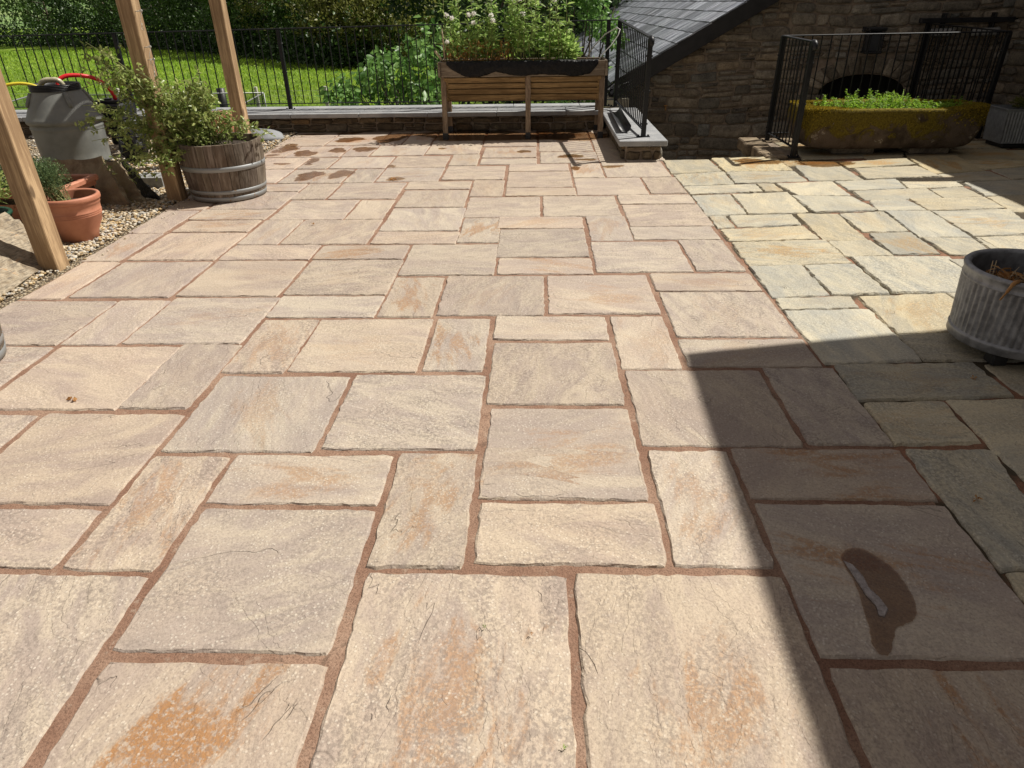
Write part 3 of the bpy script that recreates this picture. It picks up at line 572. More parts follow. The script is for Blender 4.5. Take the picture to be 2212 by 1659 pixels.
# ------------------------------------------------------------------ barn with the slate roof
def pl_wall(name, poly, fr, mat, parent): return link(name, npmesh(name, [fr(u, v, 0) for u, v in poly], [tuple(range(len(poly)))]), mat, parent)
bn = root('stone_barn', (5, 17, -1.9), 'rubble stone barn with black bargeboard and grey slate roof', 'barn')
GX, GY, GZ = 1.28, 10.50, -1.65
SL = .566
fg = lambda u, v, d: (GX+u, GY-d, GZ+v)
def roofz(x): return .50+SL*(x-1.12) if x < 5.9 else .50+SL*(5.9-1.12)-SL*(x-5.9)
arc = (4.62, .60, .28, .52)            # centre x, half width, spring z, crown rise
def in_arch(x, z, o=0): 
    if abs(x-arc[0]) > arc[1]+o: return False
    return z < arc[2]+(arc[3]-.27)*math.sqrt(max(0, 1-((x-arc[0])/(arc[1]+o))**2))+o
prism('core', [(1.30, 10.52), (3.98, 10.52), (3.98, 24.9), (1.30, 24.9)], -1.9, .60, M['lime'], bn)
V = [(1.30, 10.51, -1.9), (4.02, 10.51, -1.9), (4.02, 10.51, arc[2])]
for i in range(17): a = math.pi*(1-i/16); V.append((arc[0]+arc[1]*math.cos(a), 10.51, arc[2]+.25*math.sin(a)))
V += [(5.22, 10.51, -1.9), (10.5, 10.51, -1.9), (10.5, 10.51, .60), (5.9, 10.51, 3.15), (1.30, 10.51, .55)]
me = npmesh('mortar_face', V, [tuple(range(len(V)))]); link('mortar_face', me, M['lime'], bn)
ex = []
for i in range(13):                      # voussoirs
    a0 = math.pi*(1-i/13); a1 = math.pi*(1-(i+.9)/13); f0 = lambda a, r: (arc[0]-GX+(arc[1]+r)*math.cos(a), arc[2]-GZ+(.25+r)*math.sin(a))
    p0 = f0(a0, .012); p1 = f0(a1, .012); p2 = f0(a1, .22+.03*rg.random()); p3 = f0(a0, .22+.03*rg.random()); ex.append([p0, ((p0[0]+p3[0])/2, (p0[1]+p3[1])/2), p3, p2, ((p1[0]+p2[0])/2, (p1[1]+p2[1])/2), p1][::-1])
def keepg(u, v):
    x = u+GX; z = v+GZ
    if z > .29+SL*(x-1.12): return False
    if in_arch(x, z, .0): return False
    if z > arc[2]-.05 and ((x-arc[0])/(arc[1]+.27))**2+((z-arc[2])/(.25+.27))**2 < 1: return False
    return True
rubble('gable_stonework', 5.2, 4.2, fg, np.random.default_rng(4), M['rubble'], bn, keepg, hr=(.055, .20), wr=(.13, .50), gap=.017, tone=(.65, 1.45), depth=.017, extra=ex)
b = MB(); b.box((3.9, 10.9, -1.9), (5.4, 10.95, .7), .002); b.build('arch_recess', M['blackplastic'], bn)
b = MB(); b.box((1.262, 10.5, -1.9), (1.30, 24.9, .56), .003); b.build('side_wall', M['cream'], bn)
# roof slates, west slope
def slates():
    rg = np.random.default_rng(12); V = []; F = []; T = []; loc = []; rnd = []; th = math.atan(SL); ca, sa = math.cos(th), math.sin(th); ex_ = .245; n = 0; s = 0
    row = 0
    while s < 5.5:
        y = 10.26-(0 if row % 2 else .15)
        while y < 25:
            w_ = .30; y0 = max(y, 10.26); y1 = min(y+w_, 25.2)
            if y1-y0 > .04:
                t = rg.uniform(.55, 1.5); L = ex_*2.05; lift = .013+rg.uniform(0, .004); b = len(V); jy = rg.uniform(0, .004); js = rg.uniform(-.006, .006); rr = rg.random()
                for (ds, dz) in ((js, lift), (L, -.001)):
                    for (yy) in (y0+.002+jy, y1-.002):
                        for th_ in (.011, 0):
                            ss = s+ds; x = 1.06+ss*ca-(dz+th_)*sa; z = .50+SL*(-.06)+ss*sa+(dz+th_)*ca; V.append((x, yy, z)); T.append((t, t*rg.uniform(.98, 1.02), t*1.02)); loc.append((ss-s, yy-y0+rr, 0)); rnd.append(rr)
                q = lambda i: b+i
                F += [(q(0), q(4), q(6), q(2)), (q(0), q(2), q(3), q(1)), (q(1), q(3), q(7), q(5)), (q(0), q(1), q(5), q(4)), (q(2), q(6), q(7), q(3))]
            y += w_
        s += ex_; row += 1
    me = npmesh('roof', V, F, False, {'tint': ('FLOAT_COLOR', T), 'loc': ('FLOAT_VECTOR', [(a, c, 0) for a, c, d in loc]), 'rnd': ('FLOAT', rnd)})
    return link('roof', me, M['slate'], bn)
slates()
me = npmesh('roof_deck', [(1.1, 10.3, .47), (5.9, 10.3, .47+SL*4.8), (5.9, 25.1, .47+SL*4.8), (1.1, 25.1, .47), (10.7, 10.3, .47), (10.7, 25.1, .47)], [(0, 1, 2, 3), (1, 4, 5, 2)]); link('roof_deck', me, M['blackboard'], bn)
bb = MB(); bb.beam((1.02, 10.285, .33), (5.95, 10.285, .33+SL*4.93), .03, .20, .003, up=(0, 0, 1)); bb.build('bargeboard', M['blackboard'], bn)
bb = MB(); bb.beam((5.9, 10.26, 3.24), (5.9, 25.2, 3.24), .2, .05, .01); bb.beam((1.02, 25.22, .52), (5.9, 25.22, .54+SL*4.88), .06, .10, .01); bb.build('ridge', M['blackboard'], bn)
g = MB(); prof = []
Vg = []; Fg = []
for i in range(2):
    for j in range(9): a = math.pi+math.pi*j/8; Vg.append((1.02+.065*math.cos(a), (10.42, 25.1)[i], .455+.065*math.sin(a)))
for j in range(8): Fg.append((j, j+1, 10+j, 9+j))
g.add(Vg, Fg); ob = g.build('gutter', M['blackplastic'], bn); md = ob.modifiers.new('s', 'SOLIDIFY'); md.thickness = .006
# debris and broken slate at the gutter end
b = MB(); rg = np.random.default_rng(2)
for i in range(10):
    x, y = 1.0+rg.uniform(0, .26), 9.95+rg.uniform(0, .4); Mx = Matrix.Translation((x, y, .40+.3*(x-1))) @ Matrix.Rotation(rg.uniform(-.6, .6), 4, 'X') @ Matrix.Rotation(rg.uniform(-.7, .2), 4, 'Y') @ Matrix.Rotation(rg.uniform(0, 3), 4, 'Z')
    b.box((-.09, -.06, -.004), (.09, .06, .004), .001, Mx)
b.build('broken_slates', M['liner'], bn)
b = MB(); b.box((1.0, 10.10, -1.6), (1.30, 10.49, .30), .004); b.build('wall_return', M['cream'], bn)
# fittings on the gable
ln = root('wall_lantern', (4.55, 10.36, 1.1), 'black box wall lantern above the arch in the stone wall', 'lantern')
b = MB(); b.box((4.43, 10.42, 1.06), (4.69, 10.468, 1.12), .006); b.box((4.44, 10.26, 1.075), (4.68, 10.42, 1.115), .012); b.box((4.53, 10.40, .85), (4.59, 10.468, 1.07), .004); b.build('hood', M['blackplastic'], ln)
b = MB()
for x in (4.465, 4.655):
    for y in (10.28, 10.41): b.box((x-.008, y-.008, .82), (x+.008, y+.008, 1.075), .002)
b.box((4.45, 10.265, .80), (4.67, 10.425, .825), .006); b.build('frame', M['blackplastic'], ln)
b = MB(); b.box((4.475, 10.29, .83), (4.645, 10.40, 1.06), .004); b.build('glass', M['glass'], ln)
pk = root('pipe_bracket_rack', (5.6, 10.35, 1.15), 'old clay pipes held under a dark beam on the wall corner', 'rack')
b = MB(); b.box((5.12, 10.33, 1.155), (6.38, 10.40, 1.215), .006); b.build('beam', M['blackplastic'], pk)
for x in (5.45, 6.1):
    b = MB(); b.box((x-.012, 10.36, 1.0), (x+.012, 10.46, 1.27), .003); b.build('bracket', M['blackplastic'], pk)
for x in (5.25, 5.85):
    b = MB(); b.tube([(x, 10.38, 1.04), (x+.30, 10.37, 1.045), (x+.33, 10.37, 1.045)], [.048, .048, .06], 14); b.build('pipe', M['concrete'], pk)
tp = root('garden_tap', (1.72, 10.4, .1), 'small brass tap low on the shaded gable wall', 'tap')
b = MB(); b.tube([(1.86, 10.46, .14), (1.86, 10.40, .14), (1.86, 10.385, .10)], .012, 8); b.build('spout', M['stem'], tp)
b = MB(); b.box((1.835, 10.395, .155), (1.885, 10.41, .17), .003); b.build('handle', M['cane'], tp)
M['brass'] = simple('brass', (.38, .20, .07), (.45, .25, .09), 20, .4, .6, .1); tp.children[0].data.materials[0] = M['brass']; tp.children[1].data.materials[0] = M['brass']

# ------------------------------------------------------------------ house to the right: off-frame wings whose roofs shade the paving
hs = root('stone_house', (8, 2, 0), 'stone house side wall closing the terrace on the right', 'house')
hw = lambda u, v, d: (6.36-d, 10.45-u, v-1.6)
prism('core', [(6.38, -2), (10, -2), (10, 10.5), (6.38, 10.5)], -1.7, 3.3, M['lime'], hs)
rubble('stonework', 6.0, 4.9, hw, np.random.default_rng(8), M['rubble'], hs, hr=(.09, .19), wr=(.18, .5), gap=.02, tone=(.5, 1.1))
me = npmesh('roof', [(6.10, -2, 3.40), (6.10, 10.6, 3.40), (9.5, 10.6, 5.6), (9.5, -2, 5.6), (6.10, -2, 3.28), (6.10, 10.6, 3.28), (9.5, 10.6, 5.48), (9.5, -2, 5.48)], [(0, 3, 2, 1), (4, 5, 6, 7), (0, 1, 5, 4), (1, 2, 6, 5), (0, 4, 7, 3)]); link('roof', me, M['blackboard'], hs)
b = MB(); b.box((5.5, 7.47, 3.26), (6.3, 7.62, 3.36), .01); b.build('shadow_tongue_beam', M['blackboard'], hs)  # unseen beam, added to cast the narrow shadow tongue on the paving
SH = .65
wing = [(.715+.645*4.5, 2.905+.325*4.5), (2.08+.645*4.5+2, 3.17+.325*4.5+.4), (9, 5.2), (9, -8), (.21+.645*4.5, -8)]
wg = root('house_wing', (6, 0, 0), 'stone wing of the house beside the camera, its roof edge shading the paving', 'house')
prism('wall', [(3.72, 3.60), (6.2, 4.1), (6.2, -8), (3.70, -8)], -.3, 4.45, M['rubble'], wg); prism('roof', wing, 4.452, 4.5, M['blackboard'], wg)
# ================================================================== RAILINGS
def place(src, loc, parent, rot=None, sc=None):
    o = src.copy(); C.objects.link(o); o.parent = parent; o.matrix_parent_inverse = parent.matrix_basis.inverted(); o.location = loc
    if rot is not None: o.rotation_euler.z = rot
    if sc is not None: o.scale = sc
    return o
def proto(mb, name, mat, loc, parent):
    o = mb.build(name, mat, parent); o.location = loc; return o
def railing(name, label, runs, posts, spacing, botgap=.075, group=None):
    """runs: (a, b, zbase_a, zbase_b) with a, b = (x, y, ztop)"""
    r0 = runs[0]; rt_ = root(name, (r0[0][0], r0[0][1], 0), label, 'railing', group)
    tr = MB(); br = MB(); bal = None
    for (a, b, za, zb) in runs:
        a = Vector(a); b = Vector(b); tr.beam(a-Vector((0, 0, .007)), b-Vector((0, 0, .007)), .046, .014, .005)
        br.beam((a.x, a.y, za+botgap), (b.x, b.y, zb+botgap), .036, .010, .002)
        L = (b-a).length; n = int(round(L/spacing)); an = math.atan2(b.y-a.y, b.x-a.x)
        for i in range(1, n):
            p = a.lerp(b, i/n); zb_ = za+(zb-za)*i/n+botgap; h = p.z-.012-zb_
            if any(abs(p.x-q[0])+abs(p.y-q[1]) < .045 for q in posts): continue
            if bal is None:
                m_ = MB(); m_.box((-.006, -.006, 0), (.006, .006, 1), .0015); bal = proto(m_, 'baluster', M['iron'], (p.x, p.y, zb_), rt_); bal.rotation_euler.z = an; bal.scale = (1, 1, h)
            else: place(bal, (p.x, p.y, zb_), rt_, an, (1, 1, h))
    tr.build('handrail', M['iron'], rt_); br.build('bottom_rail', M['iron'], rt_)
    pp = None
    for (x, y, z0, z1) in posts:
        if pp is None:
            m_ = MB(); m_.box((-.024, -.024, 0), (.024, .024, 1), .003); pp = proto(m_, 'post', M['iron'], (x, y, z0), rt_); pp.scale = (1, 1, z1-z0)
        else: place(pp, (x, y, z0), rt_, None, (1, 1, z1-z0))
        k_ = MB(); k_.box((x-.07, y-.03, z0), (x+.07, y+.03, z0+.008), .002); kb = []
        for s_ in (-1, 1): k_.tube([(x+s_*.052, y, z0+.004), (x+s_*.052, y, z0+.024)], .010, 8)
        for zz in (.14, .48, .83):
            zz = z0+zz*(z1-z0); q_ = MB(); q_.tube([(x-.036, y, zz), (x+.036, y, zz)], .009, 8); q_.build('bolt', M['iron'], rt_)
        k_.build('base_plate', M['iron'], rt_)
    return rt_
zt = lambda x: 1.203+(x+6.7)*.0092
PY = 9.74
ra = railing('railing', 'long black iron railing on the back parapet, turning along the pier to a rounded end', [((-13.8, PY, 1.15), (-7.0, PY, 1.20), .25, .25)], [], .116)
bpy.data.objects.remove(ra.children[0]) if False else None
def back_rail():
    label = 'long black iron railing on the parapet, turning along the pier to a rounded end'
    return railing('terrace_railing', label, [((-6.98, PY, zt(-6.98)), (1.06, PY, zt(1.06)), .255, .255), ((1.06, PY, zt(1.06)), (1.155, 7.60, 1.160), .25, .20)], [(-5.50, PY, .25, 1.20), (-3.33, PY, .25, 1.22), (-1.18, PY, .25, 1.24), (.93, PY, .25, 1.26), (1.06, 9.66, .25, 1.26), (1.153, 7.62, .205, 1.145)], .114)
tr_ = back_rail()
ra['label'] = 'continuation of the black railing behind the grey drum, beyond the left edge'
b = MB(); b.tube([(1.157, 7.63, 1.150), (1.157, 7.585, 1.146), (1.158, 7.56, 1.13), (1.158, 7.555, 1.10), (1.158, 7.57, 1.08)], [.024, .026, .027, .026, .020], 12); b.build('end_cap', M['iron'], tr_)
sr = railing('stairwell_railing', 'black iron railing round the stairwell behind the mossy trough', [((2.737, 7.50, 1.105), (2.745, 8.47, 1.120), .02, .02), ((2.745, 8.47, 1.120), (5.18, 8.47, 1.128), .02, .02), ((5.18, 8.47, 1.128), (5.20, 10.30, 1.16), .02, .02)], [(2.737, 7.515, 0.0, 1.09), (2.745, 8.47, 0.0, 1.11), (5.18, 8.47, 0, 1.12), (5.20, 10.28, 0, 1.15)], .108)
b = MB(); b.tube([(2.737, 7.53, 1.096), (2.737, 7.485, 1.092), (2.737, 7.462, 1.076), (2.737, 7.457, 1.045), (2.737, 7.47, 1.03)], [.024, .026, .027, .026, .02], 12); b.build('end_cap', M['iron'], sr)

# ================================================================== PERGOLA
pg = root('pergola', (-3.17, 5.9, 0), 'rough timber pergola posts standing in the gravel along the paving edge', 'pergola')
PX = -3.172
posts = [(PX, 4.165), (PX, 5.93), (PX+.005, 7.62)]
for i, (x, y) in enumerate(posts):
    b = MB(); b.box((-.062, -.062, -.25), (.062, .062, 3.05), .005); o = b.build('post', M['post'], pg); o.location = (x, y, 0)
for dx in (-.092, .092): b = MB(); b.box((PX+dx-.028, 2.0, 3.0), (PX+dx+.028, 9.8, 3.2), .005); b.build('top_beam', M['post'], pg)  # unseen beams, raised and paired so their shadow band reaches the drum
for yy in (3.2, 6.85):
    b = MB(); b.box((-6.4, yy-.03, 3.205), (-2.9, yy+.03, 3.33), .005); b.build('rafter', M['post'], pg)
ey = root('vine_eyes', (PX+.065, 5.9, 1.3), 'thin wires looped through screw eyes on the second pergola post', 'wire fittings')
for z, yy in ((1.46, 5.89), (1.21, 5.89), (1.12, 5.90)):
    b = MB(); b.tube([(PX+.055, yy, z), (PX+.115, yy-.01, z+.005)], .0035, 6); b.tube([(PX+.115+.009*math.cos(a), yy-.01, z+.005+.009*math.sin(a)) for a in np.linspace(0, 6.3, 9)], .003, 5, cap=False)
    b.tube([(PX+.12, yy-.01, z), (PX+.09, yy-.01, z-.06), (PX+.10, yy-.01, z-.13), (PX+.085, yy-.01, z-.12), (PX+.098, yy-.01, z-.08)], .0018, 5); b.build('screw_eye', M['wire'], ey)

# ================================================================== RAISED PLANTER
rp = root('raised_planter', (-.13, 9.1, 0), 'slatted wooden trough planter on tall legs lined with black plastic', 'planter')
b = MB()
b.box((-1.135, 8.835, .705), (.825, 8.862, .868), .003); b.box((-1.135, 9.335, .705), (.825, 9.362, .868), .003)
b.box((-1.163, 8.80, .705), (-1.137, 9.39, .872), .003); b.box((.827, 8.80, .705), (.853, 9.39, .872), .003)
b.build('rim_frame', M['greywood'], rp)
for x in (-1.115, -.09, .80):
    for s_ in (-1, 1):
        y0 = 9.10+s_*.205; y1 = 9.10+s_*.29; l = MB(); l.beam((x, y1, .03), (x, y0, .705), .062, .040, .003, up=(0, 1, 0)); l.build('leg', M['legwood'], rp)
        c_ = MB(); c_.box((x-.034, y1-.026, 0), (x+.034, y1+.026, .075), .004); c_.build('leg_cap', M['blackplastic'], rp)
b = MB()
for s_ in (-1, 1):
    for i in range(4):
        z1 = .70-i*.068; z0 = z1-.062; ya = 9.10+s_*(.235-.035*i); yb = 9.10+s_*(.235-.035*(i+1)+.003)
        for xa, xb in ((-1.08, -.124), (-.056, .765)): b.beam((xa, (ya+yb)/2, (z0+z1)/2), (xb, (ya+yb)/2, (z0+z1)/2), .020, .062, .002, up=(0, s_*.48, 1))
b.box((-1.08, 9.03, .415), (.765, 9.17, .43), .002)
for x0, x1 in ((-1.09, -1.07), (.757, .777)): b.box((x0, 8.95, .43), (x1, 9.25, .70), .002)
b.build('slats', M['planterwood'], rp)
for x in (-1.085, .77):
    l = MB(); l.beam((x, 8.86, .70), (x, 9.04, .42), .04, .03, .003, up=(0, 1, 0)); l.build('brace', M['planterwood'], rp)
b = MB(); b.box((-1.13, 8.90, .70), (.82, 9.30, .83), .01); b.build('soil', M['soil'], rp)
def liner():
    V = []; F = []; n = 150; rows = 12
    for i in range(n+1):
        u = i/n; x = -1.06+u*1.80
        prof = np.interp(u, [0, .04, .12, .22, .33, .42, .5, .62, .75, .85, .95, 1], [.04, .10, .165, .175, .12, .155, .165, .150, .160, .178, .150, .05])
        for j in range(rows+1):
            t = j/rows
            wr = .010*mnoise.noise(Vector((x*9+t*3, t*2.5, 1)))+.006*mnoise.noise(Vector((x*30, t*7+x*8, 4)))
            if t < .3: s_ = t/.3; y = 8.93-s_*.075; z = .835+.046*math.sin(s_*math.pi/2)+wr*.7
            else: s_ = (t-.3)/.7; y = 8.852-.022-abs(wr)*1.6-.010*math.sin(s_*3); z = .880-s_*prof+wr*.6
            V.append((x, y, z))
    for i in range(n):
        for j in range(rows): a = i*(rows+1)+j; F.append((a, a+rows+1, a+rows+2, a+1))
    o = link('liner', npmesh('liner', V, F, True), M['liner'], rp); o.modifiers.new('s', 'SOLIDIFY').thickness = .0015
liner()
# tall white-flowered plants in it
def stems_plant(name, parent, n, xr, yr, z0, hr, rng, leafm, dens=26, L=(.05, .10), W=.022, lean=.10, stem=.004):
    b = MB(); P = []; D = []; LL = []; tops = []
    for i in range(n):
        x = rng.uniform(*xr); y = rng.uniform(*yr); h = rng.uniform(*hr)*(1 if hr[1] > .3 else .72+.30*math.sin(x*4.3+y*3)); dx, dy = rng.normal(size=2)*lean
        pts = [Vector((x+dx*t*t+.006*math.sin(t*5+i), y+dy*t*t, z0+h*t)) for t in np.linspace(0, 1, 6)]; b.tube(pts, [stem*(1-.6*t) for t in np.linspace(0, 1, 6)], 5)
        tops.append(pts[-1]); m_ = int(dens*h/.5)
        for j in range(m_):
            t = rng.uniform(.12, 1)**.8; k_ = min(4, int(t*5)); p = pts[k_].lerp(pts[k_+1], t*5-k_); a = rng.random()*6.28; el = rng.uniform(-.4, .8)
            P.append(p); D.append((math.cos(a)*math.cos(el), math.sin(a)*math.cos(el), math.sin(el))); LL.append(rng.uniform(*L)*(1.15-.5*t))
    LL = np.array(LL)
    leaves('foliage', P, D, LL, LL*W/.065, leafm, parent, rng=rng); b.build('stems', M['stem'], parent); return tops
rg = np.random.default_rng(31)
fp = root('flowering_plants', (-.5, 9.1, .83), 'tall leafy plants with white flower heads and dry bases growing in the raised planter', 'plants')
tops = stems_plant('foliage', fp, 78, (-1.08, .42), (8.92, 9.28), .83, (.36, .80), rg, M['lf_bean'], 19, (.07, .15), .017, .055, .0055)
P, d = blob(520, (.34, 9.1, .98), (.20, .18, .15), .3, rg); leaves('low_foliage', P, d+[0, 0, .4], .06, .03, M['lf_bean'], fp, rng=rg)
P = np.c_[rg.uniform(-1.08, -.30, 800), rg.uniform(8.9, 9.28, 800), .83+rg.random(800)**1.6*.26]; D = rg.normal(size=(800, 3))*[.6, .6, 1]; leaves('dry_leaves', P, D, .055, .012, M['lf_dry'], fp, rng=rg)
P = np.c_[rg.uniform(-1.08, .80, 900), rg.uniform(8.9, 9.3, 900), .832+rg.random(900)*.015]; D = rg.normal(size=(900, 3))*[1, 1, .2]; leaves('litter', P, D, .025, .012, M['lf_dry'], fp, rng=rg)
P = []; 
hd = sorted(tops, key=lambda q: -q.z)[:34:2]
for q in hd: p, d = blob(46, q+Vector((0, 0, .01)), (.024, .024, .018), .5, rg); P.append(p)
for x, z in ((-1.04, 1.36), (-.98, 1.33), (-.78, 1.36), (-.72, 1.37), (-.73, 1.28), (-.52, 1.35), (-.50, 1.30), (-.15, 1.36), (-1.05, 1.08)): p, d = blob(60, (x, 8.93, z), (.026, .024, .02), .5, rg); P.append(p)
P = np.concatenate(P); leaves('flowers', P, rg.normal(size=P.shape), .019, .014, M['petal'], fp, rng=rg)
st_ = root('garden_canes', (-1.1, 8.95, .86), 'two thin canes stuck in the left end of the raised planter', 'canes')
b = MB(); b.tube([(-1.085, 8.93, .82), (-1.10, 8.93, 1.22)], .008, 8); b.build('cane', M['cane'], st_)
b = MB(); b.tube([(-1.09, 8.95, .84), (-1.20, 8.92, .99)], .014, 8); b.build('cane', M['cane'], st_)
hp = root('wire_hoop', (.75, 9.2, .85), 'bent white plastic hoop arching from the right end of the raised planter', 'hoop')
b = MB(); b.tube([(.62, 9.28, .84), (.70, 9.25, .98), (.84, 9.18, 1.13), (.97, 9.08, 1.20), (1.00, 9.06, 1.18), (.98, 9.04, 1.12), (.90, 8.98, 1.02), (.80, 8.92, .93), (.74, 8.90, .85)], .0065, 8); b.build('hoop', M['wire'], hp)
# half-round gutter length lying on the pier coping
gp_ = root('gutter_length', (.98, 8.6, .22), 'loose length of black half-round gutter lying on the pier coping', 'gutter')
V = []; F = []
for i, (cx, cy) in enumerate(((.985, 7.86), (1.0, 8.6), (1.03, 9.45))):
    for j in range(13): a = math.pi+math.pi*j/12+.25; V.append((cx+.062*math.cos(a), cy, .276+.062*math.sin(a)))
for i in range(2):
    for j in range(12): F.append((i*13+j, i*13+j+1, (i+1)*13+j+1, (i+1)*13+j))
o = link('channel', npmesh('channel', V, F, True), M['blackplastic'], gp_); o.modifiers.new('s', 'SOLIDIFY').thickness = .004

# ================================================================== HALF BARRELS
def barrel(c, label, rb=.313, rt_=.351, h=.48, staves=26, seed=1, group='oak half barrels'):
    r = root('half_barrel', c, label, 'half barrel', group); rg = np.random.default_rng(seed)
    prof = [(0, rb), (.12, rb+.018), (.25, rb+.034), (.38, rb+.040), (h-.02, rt_+.001), (h, rt_)]
    rad = lambda z: float(np.interp(z, [p[0] for p in prof], [p[1] for p in prof]))
    b = MB(); a = rg.random()
    ws = rg.uniform(.7, 1.3, staves); ws *= 2*math.pi/ws.sum()
    for w_ in ws:
        V = []; zs = np.linspace(0, h, 7); e = .0035; t = rg.uniform(.65, 1.35); dz = rg.uniform(-.004, .003)
        for z in zs:
            for (aa, dr) in ((a+e, -.004), (a+e*1.8, 0), (a+w_/2, .0015), (a+w_-e*1.8, 0), (a+w_-e, -.004), (a+w_-e, -.026), (a+e, -.026)):
                q = rad(z)+dr; V.append((c[0]+q*math.cos(aa), c[1]+q*math.sin(aa), c[2]+z+(dz if z > .4 else 0)))
        F = []
        for i in range(6):
            for j in range(7): F.append((i*7+j, i*7+(j+1) % 7, (i+1)*7+(j+1) % 7, (i+1)*7+j))
        F.append(tuple(range(7))[::-1]); F.append(tuple(42+j for j in range(7)))
        b.add(V, F, (t, t*rg.uniform(.96, 1.02), t*rg.uniform(.9, 1.02))); a += w_
    b.build('staves', M['oak'], r)
    for z0, z1 in ((.010, .048), (.072, .104), (.262, .302)):
        b = MB(); b.lathe(c, [(rad(z0)+.0005, z0), (rad(z0)+.004, z0+.001), (rad(z1)+.004, z1-.001), (rad(z1)+.0005, z1)], 64); b.build('hoop', M['hoop'], r)
    b = MB(); b.lathe((c[0], c[1], c[2]), [(0.001, h-.055), (.15, h-.05), (rt_-.03, h-.065)], 40); b.build('soil', M['soil'], r)
    return r
barrel((-2.765, 6.09, 0), 'weathered oak half barrel with galvanised hoops holding the rose', seed=1)
barrel((-2.895, 2.75, 0), 'second oak half barrel, only its curved side showing at the left edge', seed=5)
rs = root('rose_bush', (-2.8, 6.05, .43), 'straggly light green rose spilling leftwards out of the oak half barrel', 'rose')
def rose():
    rg = np.random.default_rng(6); b = MB(); P = []; D = []
    ends = [(-3.60, 5.75, .36), (-3.50, 5.65, .30), (-3.62, 5.8, .58), (-3.66, 5.8, .78), (-3.48, 5.75, 1.00), (-3.55, 5.7, 1.06), (-3.3, 5.72, 1.02), (-3.18, 5.76, .95), (-3.25, 5.7, .42), (-3.12, 5.66, .33), (-3.35, 5.68, .62), (-3.05, 5.9, .9), (-2.9, 5.9, .98), (-2.80, 6.1, .90), (-2.70, 6.0, .86), (-2.62, 6.05, .76), (-2.55, 6.1, .62), (-2.95, 5.8, .65), (-3.1, 5.75, .7), (-3.0, 6.2, .85), (-3.45, 5.9, .5), (-3.4, 5.85, .85), (-3.2, 6.1, .8), (-2.75, 5.85, .68), (-3.30, 5.75, .26), (-2.42, 5.98, .55), (-2.88, 5.82, .5), (-3.7, 5.72, .66), (-3.42, 5.70, 1.22), (-3.36, 5.72, 1.14), (-3.5, 5.7, 1.16), (-2.75, 6.0, 1.0)]
    for e in ends*3:
        e = np.array(e)+rg.normal(size=3)*[.07, .05, .05]; s = np.array([-2.85+rg.normal()*.08, 6.05+rg.normal()*.07, .42]); mid = (s+e)/2+[.0, 0, .12+rg.random()*.12]
        pts = [Vector((1-t)**2*s+2*t*(1-t)*mid+t*t*e) for t in np.linspace(0, 1, 8)]; b.tube(pts, [.0045*(1-.6*t) for t in np.linspace(0, 1, 8)], 5)
        for j in range(12):
            t = rg.uniform(.3, 1.02); q = (1-t)**2*s+2*t*(1-t)*mid+t*t*e; tw = rg.normal(size=3)*[.7, .7, .45]+[0, 0, -.15]; tw /= np.linalg.norm(tw); L = rg.uniform(.04, .10)
            b.tube([Vector(q), Vector(q+tw*L)], .0016, 4, cap=False)
            for k_ in range(4):
                pp = q+tw*L*(.35+.65*k_/3); P.append(pp); D.append(tw*.5+rg.normal(size=3)*.7)
    n = len(P); print('rose leaves', n); leaves('foliage', P, D, rg.uniform(.026, .050, n), rg.uniform(.016, .027, n), M['lf_rose'], rs, rng=rg)
    b.build('stems', M['stem'], rs)
rose()

# ================================================================== GREY DRUM, HOSES, PUMP
DC = (-5.05, 7.557, 0)
dr = root('water_drum', DC, 'big grey polythene drum with ribbed open neck behind the leaning flagstones', 'drum')
b = MB(); b.lathe(DC, [(.28, 0), (.325, .005), (.340, .03), (.330, .06), (.333, .15), (.338, .26), (.343, .36), (.342, .375), (.348, .385), (.348, .398), (.342, .405), (.342, .425)], 72); b.build('body', M['grey'], dr)
b = MB(); b.lathe(DC, [(.342, .425), (.360, .435), (.368, .448), (.368, .474), (.358, .488), (.338, .52), (.292, .62), (.246, .71), (.236, .73), (.232, .745)], 72); 
b.build('shoulder', M['grey'], dr)
pf = [(.232, .745)]
for i in range(4): z = .748+i*.015; pf += [(.240, z), (.240, z+.006), (.229, z+.008), (.229, z+.014)]
pf += [(.238, .810), (.226, .812), (.215, .78), (.215, .5), (.32, .42), (.31, .10), (.001, .08)]
b = MB(); b.lathe(DC, pf, 72); b.build('neck', M['blackplastic'], dr)
for a in (-2.35, -2.0+1.3, .6, 2.2):
    b = MB(); ca, sa = math.cos(a), math.sin(a); b.tube([(DC[0]+ca*r, DC[1]+sa*r, z) for r, z in ((.240, .735), (.258, .70), (.290, .64), (.308, .60))], [.018, .022, .022, .016], 10); b.build('rib', M['grey'], dr)
hz = root('yellow_hose', (-5.3, 7.3, .8), 'yellow hose arching out of the drum neck and down behind the first post', 'hose', 'hoses')
b = MB(); c_ = [(-5.10, 7.50, .72), (-5.20, 7.46, .80), (-5.32, 7.38, .83), (-5.45, 7.28, .80), (-5.53, 7.18, .70), (-5.45, 7.0, .55), (-5.30, 6.8, .40), (-5.25, 6.5, .25), (-5.45, 6.1, .06), (-5.9, 5.8, .02), (-6.5, 5.6, .02)]
def smooth(c, n=6):
    c = [Vector(q) for q in c]; o = []
    for i in range(len(c)-1):
        p0 = c[max(i-1, 0)]; p1 = c[i]; p2 = c[i+1]; p3 = c[min(i+2, len(c)-1)]
        for j in range(n):
            t = j/n; o.append(.5*((2*p1)+(p2-p0)*t+(2*p0-5*p1+4*p2-p3)*t*t+(3*p1-p0-3*p2+p3)*t*t*t))
    return o+[c[-1]]
b.tube(smooth(c_), .0155, 12); b.build('tube', M['yhose'], hz)
